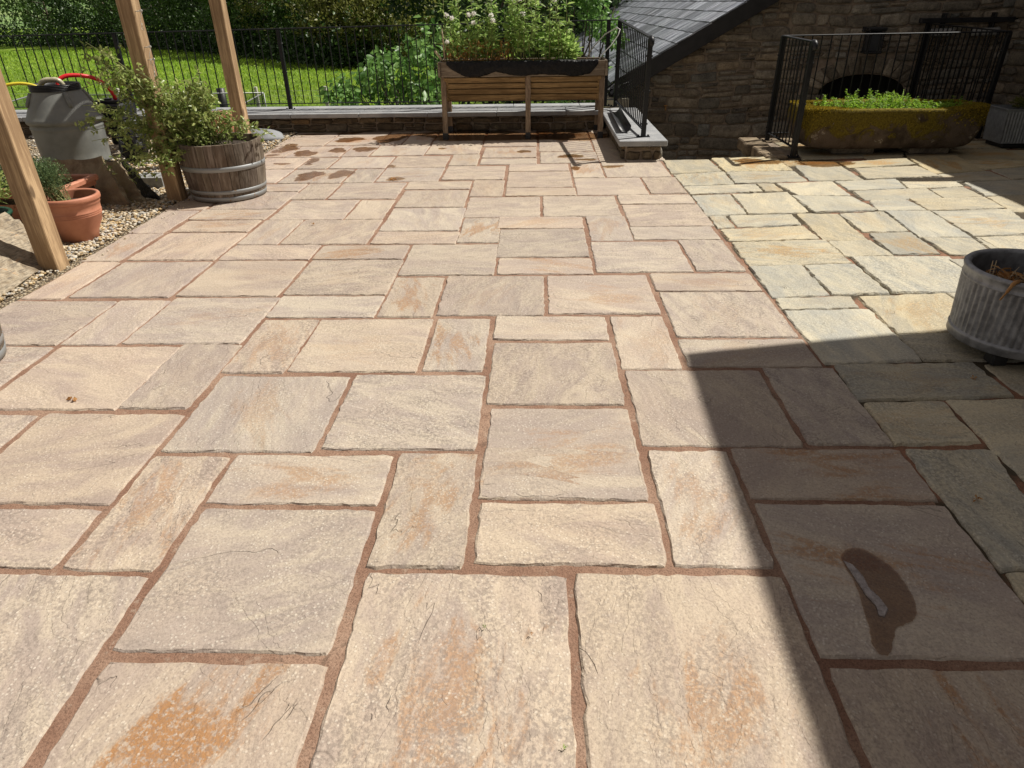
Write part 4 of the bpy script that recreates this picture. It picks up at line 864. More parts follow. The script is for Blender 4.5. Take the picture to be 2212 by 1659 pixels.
hr_ = root('red_hose', (-4.8, 7.8, .8), 'thick red hose looping from the drum neck to the black pump engine', 'hose', 'hoses')
b = MB(); b.tube(smooth([(-4.98, 7.55, .68), (-5.02, 7.57, .80), (-4.98, 7.62, .862), (-4.90, 7.70, .875), (-4.78, 7.82, .84), (-4.72, 7.92, .76), (-4.70, 7.98, .66), (-4.70, 8.0, .60)]), .021, 12); b.build('tube', M['rhose'], hr_)
hc = root('clear_hose', (-5.05, 7.5, .8), 'cloudy clear hose bent over inside the neck of the drum', 'hose', 'hoses')
b = MB(); b.tube(smooth([(-5.18, 7.52, .60), (-5.16, 7.5, .78), (-5.11, 7.48, .835), (-5.04, 7.50, .85), (-4.96, 7.54, .82), (-4.93, 7.58, .62)]), .026, 14); b.build('tube', M['chose'], hc)
pu = root('petrol_pump', (-4.75, 8.0, 0), 'black petrol engine pump with red guards behind the drum', 'pump')
b = MB(); b.box((-4.93, 7.88, .40), (-4.60, 8.20, .565), .02); b.box((-4.90, 7.90, .57), (-4.63, 8.17, .60), .012); b.box((-4.80, 7.93, .60), (-4.74, 8.0, .615), .006)
for i in range(10): b.box((-4.80+i*.018, 7.872, .50), (-4.79+i*.018, 7.885, .545), .001)
b.box((-4.86, 7.95, .12), (-4.62, 8.2, .40), .02); b.build('engine', M['blackplastic'], pu)
b = MB()
for i in range(8): b.box((-4.66, 7.86+.0*i, .25+i*.018), (-4.52, 7.98, .259+i*.018), .002)
b.build('cooling_fins', M['hoop'], pu)
b = MB(); b.tube(smooth([(-4.62, 7.86, .33), (-4.56, 7.82, .22), (-4.52, 7.80, .12), (-4.50, 7.80, .02)]), .016, 8); b.lathe((-4.58, 7.86, .17), [(.001, .09), (.06, .07), (.085, .02), (.07, -.04), (.001, -.06)], 20); b.build('guard', M['redpaint'], pu)
b = MB(); b.tube([(-4.62, 7.83, .30), (-4.57, 7.80, .295)], .02, 10); b.build('spark_cover', M['white'], pu)
bg_ = root('bin_bag', (-4.45, 7.55, 0), 'crumpled black sack slumped on the gravel right of the grey drum', 'sack')
bm = bmesh.new(); bmesh.ops.create_icosphere(bm, subdivisions=4, radius=1)
for v in bm.verts: n_ = mnoise.noise(v.co*2.2)*.25+mnoise.noise(v.co*6)*.10; v.co = Vector((v.co.x*.13*(1+n_)-4.42, v.co.y*.16*(1+n_)+7.62, .19+v.co.z*.21*(1+n_)))
me = bpy.data.meshes.new('sack'); bm.to_mesh(me); bm.free(); link('sack', me, M['liner'], bg_)

# ================================================================== FLAGSTONES, BLOCK, POTS
def plate(name, P, th, mat, rng, label, cat, grid=10, group=None):
    """a split stone plate: four 3D corners (ccw seen from the front) and a thickness"""
    P = [Vector(p) for p in P]; n = (P[1]-P[0]).cross(P[3]-P[0]).normalized(); V = []; N = grid
    for s_ in (0, 1):
        for i in range(N+1):
            for j in range(N+1):
                u, v = i/N, j/N; q = P[0]*(1-u)*(1-v)+P[1]*u*(1-v)+P[2]*u*v+P[3]*(1-u)*v
                ed = (i in (0, N)) or (j in (0, N)); o_ = Vector((rng.normal(), rng.normal(), rng.normal()))*(.006 if ed else .002)
                V.append(q+o_-n*th*s_)
    F = []; K = (N+1)**2
    for i in range(N):
        for j in range(N): a = i*(N+1)+j; F.append((a, a+N+1, a+N+2, a+1)); F.append((K+a, K+a+1, K+a+N+2, K+a+N+1))
    for i in range(N):
        for a, b in (((i, 0), (i+1, 0)), ((i+1, N), (i, N)), ((0, i+1), (0, i)), ((N, i), (N, i+1))):
            x = a[0]*(N+1)+a[1]; y = b[0]*(N+1)+b[1]; F.append((x, K+x, K+y, y))
    o = link(name, npmesh(name, V, F), mat); tag(o, label, cat, group); return o
rg = np.random.default_rng(17)
plate('flagstone', [(-4.26, 5.84, 0), (-3.47, 5.68, 0), (-3.70, 5.83, .375), (-4.26, 5.945, .335)], .045, M['flag'], rg, 'sandstone flag leaning upright in front of the grey drum, behind the terracotta trough', 'flagstone', group='leaning flagstones')
plate('flagstone', [(-4.25, 6.05, 0), (-3.40, 5.80, 0), (-3.66, 5.99, .31), (-4.2, 6.15, .30)], .035, M['flag'], rg, 'thinner flag leaning just behind the first, mostly hidden by it', 'flagstone', group='leaning flagstones')
plate('slate_sheet', [(-4.1, 6.25, 0), (-3.30, 5.88, 0), (-3.64, 6.10, .28), (-4.1, 6.35, .28)], .012, M['liner'], rg, 'thin black sheet leaning against the back of the sandstone flags', 'sheet')
bk = root('concrete_block', (-3.62, 6.47, .03), 'small grey hollow concrete block on the gravel beside the second post', 'block')
b = MB(); x0, x1, y0, y1 = -3.80, -3.50, 6.34, 6.58
b.box((x0, y0, .0), (x1, y0+.04, .10), .003); b.box((x0, y1-.04, .0), (x1, y1, .10), .003)
for i in range(4): xx = x0+i*(x1-x0-.035)/3; b.box((xx, y0+.041, 0), (xx+.035, y1-.041, .0985), .003)
b.build('block', M['concrete'], bk); bk.rotation_euler.z = 0
def round_pot(name, c, rb, rt_, h, mat, label, cat='pot', group=None, soil=True):
    r = root(name, c, label, cat, group); b = MB()
    pr_ = [(0.001, 0), (rb*.9, 0), (rb, .008), (rb*1.08, h*.18), (rb+(rt_-rb)*.62, h*.42)]
    for z in (.56, .60, .64): q = rb+(rt_-rb)*(.55+z*.35); pr_ += [(q, h*z), (q+.003, h*(z+.012)), (q, h*(z+.024))]
    pr_ += [(rt_*.93, h*.80), (rt_*.955, h*.815), (rt_*.955, h*.88)]
    b.lathe(c, pr_, 64); b.build('wall', mat, r)
    b = MB(); b.lathe(c, [(rt_*.955, h*.88), (rt_*.99, h*.885), (rt_*1.01, h*.91), (rt_*1.01, h*.97), (rt_*.985, h), (rt_*.90, h*1.0), (rt_*.875, h*.97), (rt_*.86, h*.5)], 64); b.build('rim', mat, r)
    if soil: b = MB(); b.lathe(c, [(.001, h*.80), (rt_*.5, h*.82), (rt_*.868, h*.80)], 40); b.build('soil', M['soil'], r)
    return r
round_pot('terracotta_pot', (-3.36, 4.78, 0), .122, .205, .325, M['terra'], 'round terracotta pot with a rolled rim beside the first post, holding thyme', group='terracotta containers')
th = root('thyme_plant', (-3.42, 4.78, .27), 'wiry grey-green thyme bush in the round terracotta pot', 'thyme')
def bush(rt_, c, r, n, L, W, mat, rng, stems=24, base=None, up=.5, shell=.3, stem=.002, smat='stem'):
    P, d = blob(n, c, r, shell, rng); P[:, 2] = np.maximum(P[:, 2], c[2]-r[2]*.8); D = d*.8+rng.normal(size=d.shape)*.6+[0, 0, up]
    leaves('foliage', P, D, rng.uniform(L*.6, L*1.2, n), rng.uniform(W*.7, W*1.2, n), mat, rt_, rng=rng)
    b = MB(); base = np.array(base if base else (c[0], c[1], c[2]-r[2]))
    for i in range(stems):
        e = P[rng.integers(n)]; mid = (base+e)/2+[0, 0, -.0]+rng.normal(size=3)*.02; s = base+rng.normal(size=3)*[.03, .03, 0]; b.tube([Vector((1-t)**2*s+2*t*(1-t)*mid+t*t*e) for t in np.linspace(0, 1, 5)], [stem*(1.4-t) for t in np.linspace(0, 1, 5)], 5, cap=False)
    b.build('stems', M[smat], rt_)
bush(th, (-3.50, 4.80, .44), (.17, .15, .15), 5200, .017, .006, M['lf_thyme'], np.random.default_rng(41), 60, (-3.40, 4.78, .26), .8, .15)
tt = root('terracotta_trough', (-3.97, 5.5, 0), 'rectangular terracotta trough in front of the leaning flagstone', 'trough', 'terracotta containers')
b = MB(); X0, X1, Y0, Y1 = -4.32, -3.66, 5.14, 5.66
V = []; 
for z, i_ in ((0, .055), (.20, .03), (.205, .02), (.24, .018)):
    V += [(X0+i_, Y0+i_, z), (X1-i_, Y0+i_, z), (X1-i_, Y1-i_, z), (X0+i_, Y1-i_, z)]
F = [(0, 3, 2, 1)]+[(r*4+j, r*4+(j+1) % 4, r*4+4+(j+1) % 4, r*4+4+j) for r in range(3) for j in range(4)]; b.add(V, F); b.build('wall', M['terra'], tt)
b = MB()
for lo, hi in (((X0-.005, Y0-.005, .235), (X1+.005, Y0+.04, .285)), ((X0-.005, Y1-.04, .235), (X1+.005, Y1+.005, .285)), ((X0-.005, Y0+.041, .236), (X0+.04, Y1-.041, .2845)), ((X1-.04, Y0+.041, .236), (X1+.005, Y1-.041, .2845))): b.box(lo, hi, .012)
b.build('rim', M['terra'], tt)
b = MB(); b.box((X0+.03, Y0+.03, .15), (X1-.03, Y1-.03, .225), .01); b.build('soil', M['soil'], tt)
round_pot('green_pot', (-4.05, 4.75, 0), .15, .21, .20, M['green'], 'dark green plastic pot in the gravel behind the mouldy board', group='green plastic pots')
round_pot('green_pot', (-3.86, 4.25, 0), .13, .17, .24, M['green'], 'dark green plastic pot at the left edge, touching the mouldy board', group='green plastic pots')
gl = root('leafy_shrub', (-4.1, 4.8, .2), 'small bright-leaved shrub in the green pot at the left edge', 'shrub')
bush(gl, (-4.05, 4.80, .38), (.24, .2, .17), 1300, .045, .015, M['lf_rose'], np.random.default_rng(43), 30, None, .6, .3)
gl2 = root('rosemary_bush', (-4.2, 5.2, 0), 'dark green bushy herb behind the first post, left of the thyme', 'herb')
bush(gl2, (-4.25, 5.3, .32), (.33, .26, .25), 4200, .026, .007, M['lf_thyme'], np.random.default_rng(44), 40, None, .8, .2)
bd = plate('mouldy_board', [(-3.14, 3.48, .015), (-3.235, 4.38, .015), (-3.56, 4.40, .30), (-3.56, 3.42, .30)], .055, M['mould'], rg, 'weathered mould-stained thick board lying tilted at the lower left', 'board', 14)
tg = round_pot('small_flower_pot', (-3.68, 8.25, 0), .10, .15, .42, M['terra'], 'tall terracotta pot half hidden behind the rose, by the third post', group='terracotta containers')
sn = root('grey_boulder', (-3.45, 8.75, .08), 'smooth grey boulder on the gravel at the end of the parapet wall', 'stone')
bm = bmesh.new(); bmesh.ops.create_icosphere(bm, subdivisions=4, radius=1)
for v in bm.verts: n_ = mnoise.noise(v.co*1.3)*.18; v.co = Vector((v.co.x*.33*(1+n_)-3.52, v.co.y*.22*(1+n_)+8.95, .03+v.co.z*.10*(1+n_)))
me = bpy.data.meshes.new('rock'); bm.to_mesh(me); bm.free(); me.polygons.foreach_set('use_smooth', [True]*len(me.polygons)); link('rock', me, M['boulder'], sn)

# ================================================================== ZINC PLANTERS
zc = (2.256, 2.965, .062)
zp = root('zinc_planter', zc, 'round ribbed zinc planter with dead stalks on dark feet at the right edge', 'planter', 'zinc planters')
V = []; F = []; n = 256; zs = [(.045, .262, 0), (.055, .265, 1), (.18, .269, 1), (.29, .273, 1), (.300, .274, 0)]
zs = [(.048, .259, 0), (.056, .259, 1), (.17, .265, 1), (.278, .271, 1), (.286, .272, 0)]
for z, r, k_ in zs:
    for j in range(n): a = 2*math.pi*j/n; q = r+k_*.0052*math.cos(a*58); V.append((zc[0]+q*math.cos(a), zc[1]+q*math.sin(a), zc[2]+z))
for i in range(4):
    for j in range(n): F.append((i*n+j, i*n+(j+1) % n, (i+1)*n+(j+1) % n, (i+1)*n+j))
b = MB(); b.add(V, F, smooth=True); b.build('ribbed_wall', M['zinc'], zp)
b = MB(); b.lathe(zc, [(.001, .003), (.255, .003), (.262, .0), (.2665, .004), (.2655, .030), (.268, .036), (.266, .042), (.259, .048)], 96); b.build('base_band', M['zinc'], zp)
b = MB(); b.lathe(zc, [(.272, .286), (.277, .288), (.277, .294), (.2745, .297), (.276, .322), (.280, .328), (.282, .337), (.275, .345), (.262, .3445), (.250, .338), (.248, .330), (.255, .30), (.252, .10)], 96); b.build('rim', M['zinc'], zp)
b = MB(); b.lathe(zc, [(.001, .235), (.1, .24), (.253, .225)], 40); b.build('soil', M['soil'], zp)
for a in (.8, 2.3, 3.95, 5.4):
    b = MB(); x = zc[0]+.2*math.cos(a); y = zc[1]+.2*math.sin(a); b.box((x-.035, y-.035, .0), (x+.035, y+.035, .0625), .006); b.build('foot', M['blackplastic'], zp)
M['deadleaf'] = simple('dead_leaf_skin', (.30, .15, .05), (.46, .26, .10), 30, .8, bump=.5)
dg = root('dead_stalks', (2.25, 2.96, .3), 'dry brown stalks and leaves lying over the rim of the round zinc planter', 'dead plant')
rg = np.random.default_rng(51); b = MB()
for i in range(46):
    a = rg.random()*6.28; r = rg.random()*.15; p = Vector((zc[0]-.06+r*math.cos(a), zc[1]+r*math.sin(a), .30)); d = Vector((rg.normal(), rg.normal(), abs(rg.normal())*.5)).normalized()*rg.uniform(.05, .16); q = p+d
    if (Vector((q.x, q.y))-Vector(zc[:2])).length > .24: q = p+d*.3
    b.tube([p, (p+q)/2+Vector((0, 0, .01)), q], [.003, .0025, .001], 5)
for x in (-.20, -.185): b.tube([(zc[0]+x, zc[1]-.01, .29), (zc[0]+x-.004, zc[1], .44)], .0022, 5)
b.tube(smooth([(zc[0]-.12, zc[1]-.08, .29), (zc[0]-.02, zc[1]-.03, .42), (zc[0]+.05, zc[1]+.01, .47)]), .0012, 5); b.build('stalks', M['cane'], dg)
P = np.c_[zc[0]-.07+rg.normal(size=150)*.07, zc[1]+rg.normal(size=150)*.09, .30+rg.random(150)*.05]; rr_ = P[:, :2]-np.array(zc[:2]); rr_ *= np.minimum(1, .17/np.maximum(np.linalg.norm(rr_, axis=1), 1e-6))[:, None]; P[:, :2] = np.array(zc[:2])+rr_; leaves('dry_leaves', P, rg.normal(size=(150, 3))*[1, 1, .25], .06, .013, M['lf_dry'], dg, rng=rg)
b = MB(); b.tube(smooth([(zc[0]-.10, zc[1]-.08, .34), (zc[0]-.15, zc[1]-.13, .38), (zc[0]-.20, zc[1]-.19, .413), (zc[0]-.222, zc[1]-.198, .405), (zc[0]-.236, zc[1]-.198, .37), (zc[0]-.25, zc[1]-.192, .33)]), [.009]*20+[.007]*5+[.004]*6, 6); b.build('hanging_leaf', M['deadleaf'], dg)
M['zinc2'] = simple('pale_zinc', (.26, .28, .30), (.36, .38, .40), 22, .55, .5, .3, .002, fine=160)
zr = root('ribbed_zinc_trough', (5.5, 8.1, 0), 'rectangular ribbed zinc planter in shadow at the right of the mossy trough', 'planter', 'zinc planters')
V = []; F = []; n = 200
def rectpt(t, w_, d_):
    s = t*2*(w_+d_)
    if s < w_: return (-w_/2+s, -d_/2, 0, -1)
    s -= w_
    if s < d_: return (w_/2, -d_/2+s, 1, 0)
    s -= d_
    if s < w_: return (w_/2-s, d_/2, 0, 1)
    s -= w_; return (-w_/2, d_/2-s, -1, 0)
n = 480
for z, sc_, k_ in ((.05, .93, 0), (.07, .935, 1), (.36, .99, 1), (.38, .995, 0), (.40, 1.015, 0), (.405, 1.015, 0), (.405, .97, 0), (.3, .96, 0)):
    for j in range(n):
        x, y, nx, ny = rectpt(j/n, 1.0*sc_, .36*sc_); q = k_*.0045*math.cos(j*2*math.pi/6.0); V.append((5.56+x+nx*q, 8.06+y+ny*q, z))
for i in range(7):
    for j in range(n): F.append((i*n+j, i*n+(j+1) % n, (i+1)*n+(j+1) % n, (i+1)*n+j))
b = MB(); b.add(V, F, smooth=False); b.build('ribbed_wall', M['zinc2'], zr)
b = MB(); b.box((5.13, 7.9, .0), (5.99, 8.22, .05), .01); b.build('feet', M['blackplastic'], zr); b = MB(); b.box((5.12, 7.90, .2), (6.0, 8.22, .36), .01); b.build('soil', M['soil'], zr)
fz = root('trailing_grasses', (5.5, 8.05, .4), 'low green and variegated plants in the shaded rectangular zinc planter', 'plants')
P, d = blob(1700, (5.6, 8.06, .43), (.40, .17, .075), .2, np.random.default_rng(61)); leaves('foliage', P, d*[.6, 1, .3]+[-.2, -.5, .3], .07, .012, M['lf_haw'], fz)
P, d = blob(1500, (5.75, 8.06, .46), (.22, .15, .08), .2, np.random.default_rng(62)); leaves('small_foliage', P, d+[0, 0, .5], .025, .014, M['lf_rose'], fz)
# ================================================================== MOSSY TROUGH
mt = root('mossy_stone_trough', (3.7, 7.75, .06), 'long rough stone trough thick with yellow-green moss in front of the railing', 'trough')
def trough():
    cx, cy, L, W_, z0, z1 = 3.735, 7.86, 1.87, .70, .09, .475; N = 120; V = []; F = []
    def ring(s, z, e=.20, ox=0, oy=0, top=False):
        for j in range(N):
            t = 2*math.pi*j/N; ct, s_ = math.cos(t), math.sin(t); x = cx+ox+L/2*s*math.copysign(abs(ct)**e, ct) if s > 0 else cx; y = cy+oy+W_/2*(s if s < .9 else s)*math.copysign(abs(s_)**(e*1.5), s_)
            n_ = mnoise.noise(Vector((x*2.2, y*2.2, z*3)))*.05+mnoise.noise(Vector((x*7, y*7, z*8)))*.026
            dx, dy = x-cx, y-cy; l = math.hypot(dx/L, dy/W_)+1e-6; V.append((x+dx/L/l*n_*.8, y+dy/W_/l*n_*.8, z+mnoise.noise(Vector((x*1.8, y*3, 9)))*(.035 if z > .3 else .015)+mnoise.noise(Vector((x*12, y*12, 2)))*.006))
    for s, z, in ((.55, z0-.03), (.86, z0-.02), (.94, z0+.02), (.975, z0+.10), (.99, z0+.20), (1.0, z0+.28), (1.0, z1-.05), (.985, z1-.015), (.955, z1+.005), (.90, z1+.005)): ring(s, z)
    nr = 10
    def inner(ix, z):
        for j in range(N):
            t = 2*math.pi*j/N; ct, s_ = math.cos(t), math.sin(t); x = cx+(L/2-ix)*math.copysign(abs(ct)**.2, ct); y = cy+(W_/2-ix)*math.copysign(abs(s_)**.3, s_); V.append((x, y, z+mnoise.noise(Vector((x*1.8, y*3, 9)))*.03))
    inner(.10, z1); inner(.12, z1-.03); inner(.13, z1-.16)
    for i in range(nr+2):
        for j in range(N): F.append((i*N+j, i*N+(j+1) % N, (i+1)*N+(j+1) % N, (i+1)*N+j))
    o = link('basin', npmesh('basin', V, F, True), M['trough'], mt); o.modifiers.new('sub', 'SUBSURF').render_levels = 1
    b = MB(); b.lathe((cx, cy, 0), [(.001, .40), (.2, .40)], 24); V2 = []
    link('soil', npmesh('soil', [(cx-.83, cy-.24, .41), (cx+.83, cy-.24, .41), (cx+.83, cy+.24, .41), (cx-.83, cy+.24, .41)], [(0, 1, 2, 3)]), M['soil'], mt)
    # moss tufts over the rim
    rg = np.random.default_rng(71); P = []
    for i in range(15000):
        t = rg.random()*2*math.pi; ct, s_ = math.cos(t), math.sin(t); s = rg.uniform(.0, .11); x = cx+(L/2-s)*math.copysign(abs(ct)**.2, ct); y = cy+(W_/2-s)*math.copysign(abs(s_)**.3, s_)
        drop = 0 if rg.random() < .75 else rg.random()**2*.2; 
        if drop and mnoise.noise(Vector((x*3, y*3, 5))) < -.05: continue
        if drop: x = cx+(L/2+.012)*math.copysign(abs(ct)**.2, ct); y = cy+(W_/2+.012)*math.copysign(abs(s_)**.3, s_)
        P.append((x, y, z1-drop+mnoise.noise(Vector((x*1.8, y*3, 9)))*.035-.002))
    P = np.array(P); D = rg.normal(size=P.shape)*.6+[0, 0, 1.]; leaves('moss', P, D, .020, .007, M['moss'], mt, rng=rg)
M['moss'] = leaf_mat('sunlit_rim_moss', (.12, .09, .008), (.40, .30, .03), .3, .8)  # rim tufts coloured brighter than the basin moss, imitating sun on top
trough()
for (x0, x1, y0, y1) in ((3.2, 3.65, 7.66, 8.05), (4.0, 4.42, 7.62, 8.05)):
    b = MB(); b.box((x0, y0, .0), (x1, y1, .075), .015); tag(b.build('support_stone', M['rubble']), 'flat dark stone propping up the %s half of the mossy trough' % ('left' if x0 < 3.5 else 'right'), 'stone', 'support stones')
lp = root('seedling_bed', (3.75, 7.86, .42), 'fresh lime-green leafy seedlings filling the mossy stone trough', 'plants')
stems_plant('foliage', lp, 250, (2.98, 4.60), (7.66, 8.06), .41, (.06, .20), np.random.default_rng(72), M['lf_lime'], 95, (.028, .050), .017, .02, .0025)
ed = root('edge_shrub', (5.1, 6.9, .3), 'green shrub leaves poking in at the right edge below the zinc planter', 'shrub')
bush(ed, (5.42, 7.35, .22), (.26, .24, .22), 900, .05, .026, M['lf_big'], np.random.default_rng(73), 30, None, .2, .3)
round_pot('shrub_pot', (5.45, 7.35, 0), .12, .17, .15, M['green'], 'small dark green pot under the shrub at the right edge', group='green plastic pots')
# ================================================================== WET PATCHES AND SPECKS
WET = [(-2.65,7.98,.128,.180),(-2.31,8.15,.094,.149),(-2.01,8.20,.115,.166),(-2.73,7.41,.087,.050),(-2.43,7.56,.061,.130),(-2.43,7.37,.040,.050),(-2.26,6.82,.123,.190),(-1.95,6.89,.117,.165),(-2.96,8.25,.132,.191),(-3.00,7.89,.071,.056),(-2.46,9.34,.147,.10),(-2.34,8.85,.171,.156),(-1.36,6.66,.095,.062),(-2.94,9.26,.179,.057),(-1.83,8.96,.203,.309),(-.55,9.04,1.05,.36),(.45,9.02,.50,.36),(-.13,7.97,.069,.085),(.39,7.68,.158,.073),(.55,7.49,.103,.051),(.79,7.13,.098,.058),(.41,7.06,.049,.080),(-1.09,8.19,.050,.037),(-1.51,7.24,.051,.048),(-2.98,8.52,.091,.065),(2.30,7.30,.22,.14),(2.95,7.18,.33,.13),]
def wet():
    rg = np.random.default_rng(81); V = []; F = []; E = []
    for k_, (x, y, rx, ry) in enumerate(WET):
        n = 40; p = rg.random(4)*6.28; b = len(V); V.append((x, y, .0026+k_*.0001)); E.append(1.)
        for s_, e in ((.6, .4), (1.12, 0.)):
            for j in range(n):
                a = 2*math.pi*j/n; q = 1+.16*math.sin(2*a+p[0])+.12*math.sin(3*a+p[1])+.08*math.sin(5*a+p[2])+.05*math.sin(9*a+p[3]); V.append((x+rx*q*s_*math.cos(a), y+ry*q*s_*math.sin(a), .0026+k_*.0001)); E.append(e)
        for j in range(n): j2 = (j+1) % n; F.append((b, b+1+j, b+1+j2)); F.append((b+1+j, b+1+n+j, b+1+n+j2, b+1+j2))
    PD = np.array([(.929, 1.551), (1.0, 1.588), (1.061, 1.505), (1.070, 1.398), (1.034, 1.312), (.972, 1.280), (.915, 1.195), (.884, 1.212), (.902, 1.297), (.926, 1.430)]); m_ = 60; O = []
    for j in range(m_): t = j/m_*10; i = int(t); f = t-i; a, b_, c_, d = (PD[(i+q) % 10] for q in (-1, 0, 1, 2)); O.append(.5*(2*b_+(c_-a)*f+(2*a-5*b_+4*c_-d)*f*f+(3*b_-a-3*c_+d)*f**3)+rg.normal(size=2)*.0012)
    O = np.array(O); cc = np.array([.975, 1.40]); b = len(V); V.append((*cc, .0035)); E.append(1.)
    for s_, e in ((.93, .9), (1.0, 0.)):
        for q in O: p_ = cc+(q-cc)*s_; V.append((p_[0], p_[1], .0035)); E.append(e)
    for j in range(m_): j2 = (j+1) % m_; F.append((b, b+1+j2, b+1+j)); F.append((b+1+j, b+1+j2, b+1+m_+j2, b+1+m_+j))
    me = npmesh('water', V, F, True, {'edge': ('FLOAT', E)}); tag(link('water', me, M['wet']), kind='structure')
wet()
rg = np.random.default_rng(84)
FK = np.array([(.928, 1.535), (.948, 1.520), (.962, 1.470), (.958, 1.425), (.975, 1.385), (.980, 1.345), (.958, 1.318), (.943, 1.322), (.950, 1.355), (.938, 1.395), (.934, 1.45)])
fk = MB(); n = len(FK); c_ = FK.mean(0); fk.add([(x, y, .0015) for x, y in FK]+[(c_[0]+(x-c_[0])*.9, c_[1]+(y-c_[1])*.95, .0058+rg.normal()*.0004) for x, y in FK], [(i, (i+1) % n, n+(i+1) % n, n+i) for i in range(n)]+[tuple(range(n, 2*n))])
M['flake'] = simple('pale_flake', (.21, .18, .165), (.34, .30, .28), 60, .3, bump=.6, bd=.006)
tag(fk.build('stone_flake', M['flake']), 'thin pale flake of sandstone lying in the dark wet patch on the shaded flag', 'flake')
rg = np.random.default_rng(83)
for (x, y, s, lab) in ((-1.37, 6.60, .04, 'curled dead leaf lying on the paving below the wet patches'), (-2.01, 2.46, .028, 'small brown leaf scrap on the paving near the left half barrel'), (-.136, 1.263, .006, 'tiny pale grit chip on the large bottom-centre flag'), (-.008, 1.24, .006, 'tiny dark leaf crumb on the large bottom-centre flag'), (1.483, 1.82, .014, 'pale grit chip on the green-grey flag in the shade'), (.07, .93,   .006, 'tiny green scrap at the bottom edge of the paving'), (1.94, 2.66, .014, 'yellow leaf crumb under the round zinc planter'), (-1.72, 5.1, .016, 'small dark leaf fragment on the upper left paving')):
    P, d = blob(9, (x, y, .006), (s*.5, s*.5, .006), .1, rg); o = leaves('dead_leaf', P+[0, 0, .003], d*[1, 1, .5], s*.8, s*.5, M['lf_dry'] if s > .007 or 'dark' in lab else M['lf_bean'], rng=rg); tag(o, lab, 'leaf')
# ================================================================== GRAVEL
def gravel():
    rg = np.random.default_rng(91); bm = bmesh.new(); bmesh.ops.create_icosphere(bm, subdivisions=1, radius=1); bm.verts.index_update()
    B = np.array([v.co[:] for v in bm.verts]); T = np.array([[v.index for v in f.verts] for f in bm.faces]); bm.free()
    P = []
    def edge(y): return -3.13 if y < 7 else -3.20
    for (ya, yb, xw, n, s0, s1) in ((3.2, 4.8, .9, 5200, .008, .016), (4.8, 6.6, 1.3, 6500, .009, .017), (6.6, 9.4, 1.6, 5500, .011, .019), (3.0, 9.4, 3.6, 4500, .012, .022)):
        y = rg.uniform(ya, yb, n); x = -3.14-(y > 6.8)*.05-rg.random(n)*xw; P.append(np.c_[x, y, rg.uniform(-.010, .012, n), rg.uniform(s0, s1, n)])
    y = rg.uniform(3.3, 9.3, 130); P.append(np.c_[-3.13+rg.random(130)**3*.16, y, np.full(130, .004), rg.uniform(.006, .011, 130)])
    P = np.concatenate(P); n = len(P); th = rg.random(n)*6.28; sc = P[:, 3:4]*np.c_[rg.uniform(.8, 1.5, n), rg.uniform(.7, 1.1, n), rg.uniform(.45, .8, n)]
    W = B[None]*sc[:, None]*(1+rg.normal(size=(n, len(B), 1))*.09); c, s = np.cos(th)[:, None], np.sin(th)[:, None]
    X = W[..., 0]*c-W[..., 1]*s+P[:, 0:1]; Y = W[..., 0]*s+W[..., 1]*c+P[:, 1:2]; Z = W[..., 2]+P[:, 2:3]; V = np.stack([X, Y, Z], -1).reshape(-1, 3)
    F = (T[None]+len(B)*np.arange(n)[:, None, None]).reshape(-1, 3)
    pal = np.array([(.58, .47, .31), (.46, .34, .19), (.66, .60, .49), (.36, .29, .20), (.52, .37, .18), (.42, .41, .38), (.62, .54, .40)]); col = pal[rg.integers(0, 7, n)]*rg.uniform(.75, 1.15, (n, 1))
    me = npmesh('gravel', V, F, True, {'tint': ('FLOAT_COLOR', np.repeat(col, len(B), 0))}); tag(link('gravel', me, M['pebble']), kind='stuff')
gravel()
# ================================================================== BEYOND THE PARAPET
def tree(name, loc, H, R, mat, label, cat, seed, n=9000, L=.24, low=.12, group=None, clumps=60, trunk=.16):
    rg = np.random.default_rng(seed); r = root(name, loc, label, cat, group); P = []; D = []; cc = []
    x, y, z = loc
    for i in range(clumps):
        d = rg.normal(size=3); d /= np.linalg.norm(d); q = rg.uniform(.45, 1.)**.6; zz = low*H+(H*(1-low))*(.5+.5*d[2]*q); t = (zz/H-low)/(1-low); w_ = math.sin(math.pi*min(1, max(.0, .18+.78*t)))**.6
        c = np.array([x+d[0]*R*q*w_*.92, y+d[1]*R*q*w_*.92, z+zz]); s = rg.uniform(.13, .30)*R; p, dd = blob(n//clumps, c, (s*1.15, s*1.15, s*.85), .5, rg); P.append(p); D.append(dd); cc.append(c)
    P = np.concatenate(P); D = np.concatenate(D)+rg.normal(size=P.shape)*.6; nn = len(P)
    lv = np.clip(np.repeat(rg.random(clumps)**1.3*.75, n//clumps)+rg.random(nn)*.35-.05, 0, 1); leaves('crown', P, D, rg.uniform(L*.4, L*1.5, nn), rg.uniform(L*.35, L*.95, nn), mat, r, lv=lv, rng=rg)
    b = MB(); b.tube([(x, y, z-.2), (x+.05*R, y, z+H*.3), (x, y+.03*R, z+H*.7)], [trunk, trunk*.7, trunk*.25], 10)
    for c in cc[:14]:
        s = Vector((x, y, z+H*rg.uniform(.15, .5))); c = Vector(c); b.tube([s, (s+c)/2+Vector((0, 0, .1*R)), c], [trunk*.35, trunk*.22, trunk*.08], 6, cap=False)
    b.build('trunk', M['bark'], r); return r
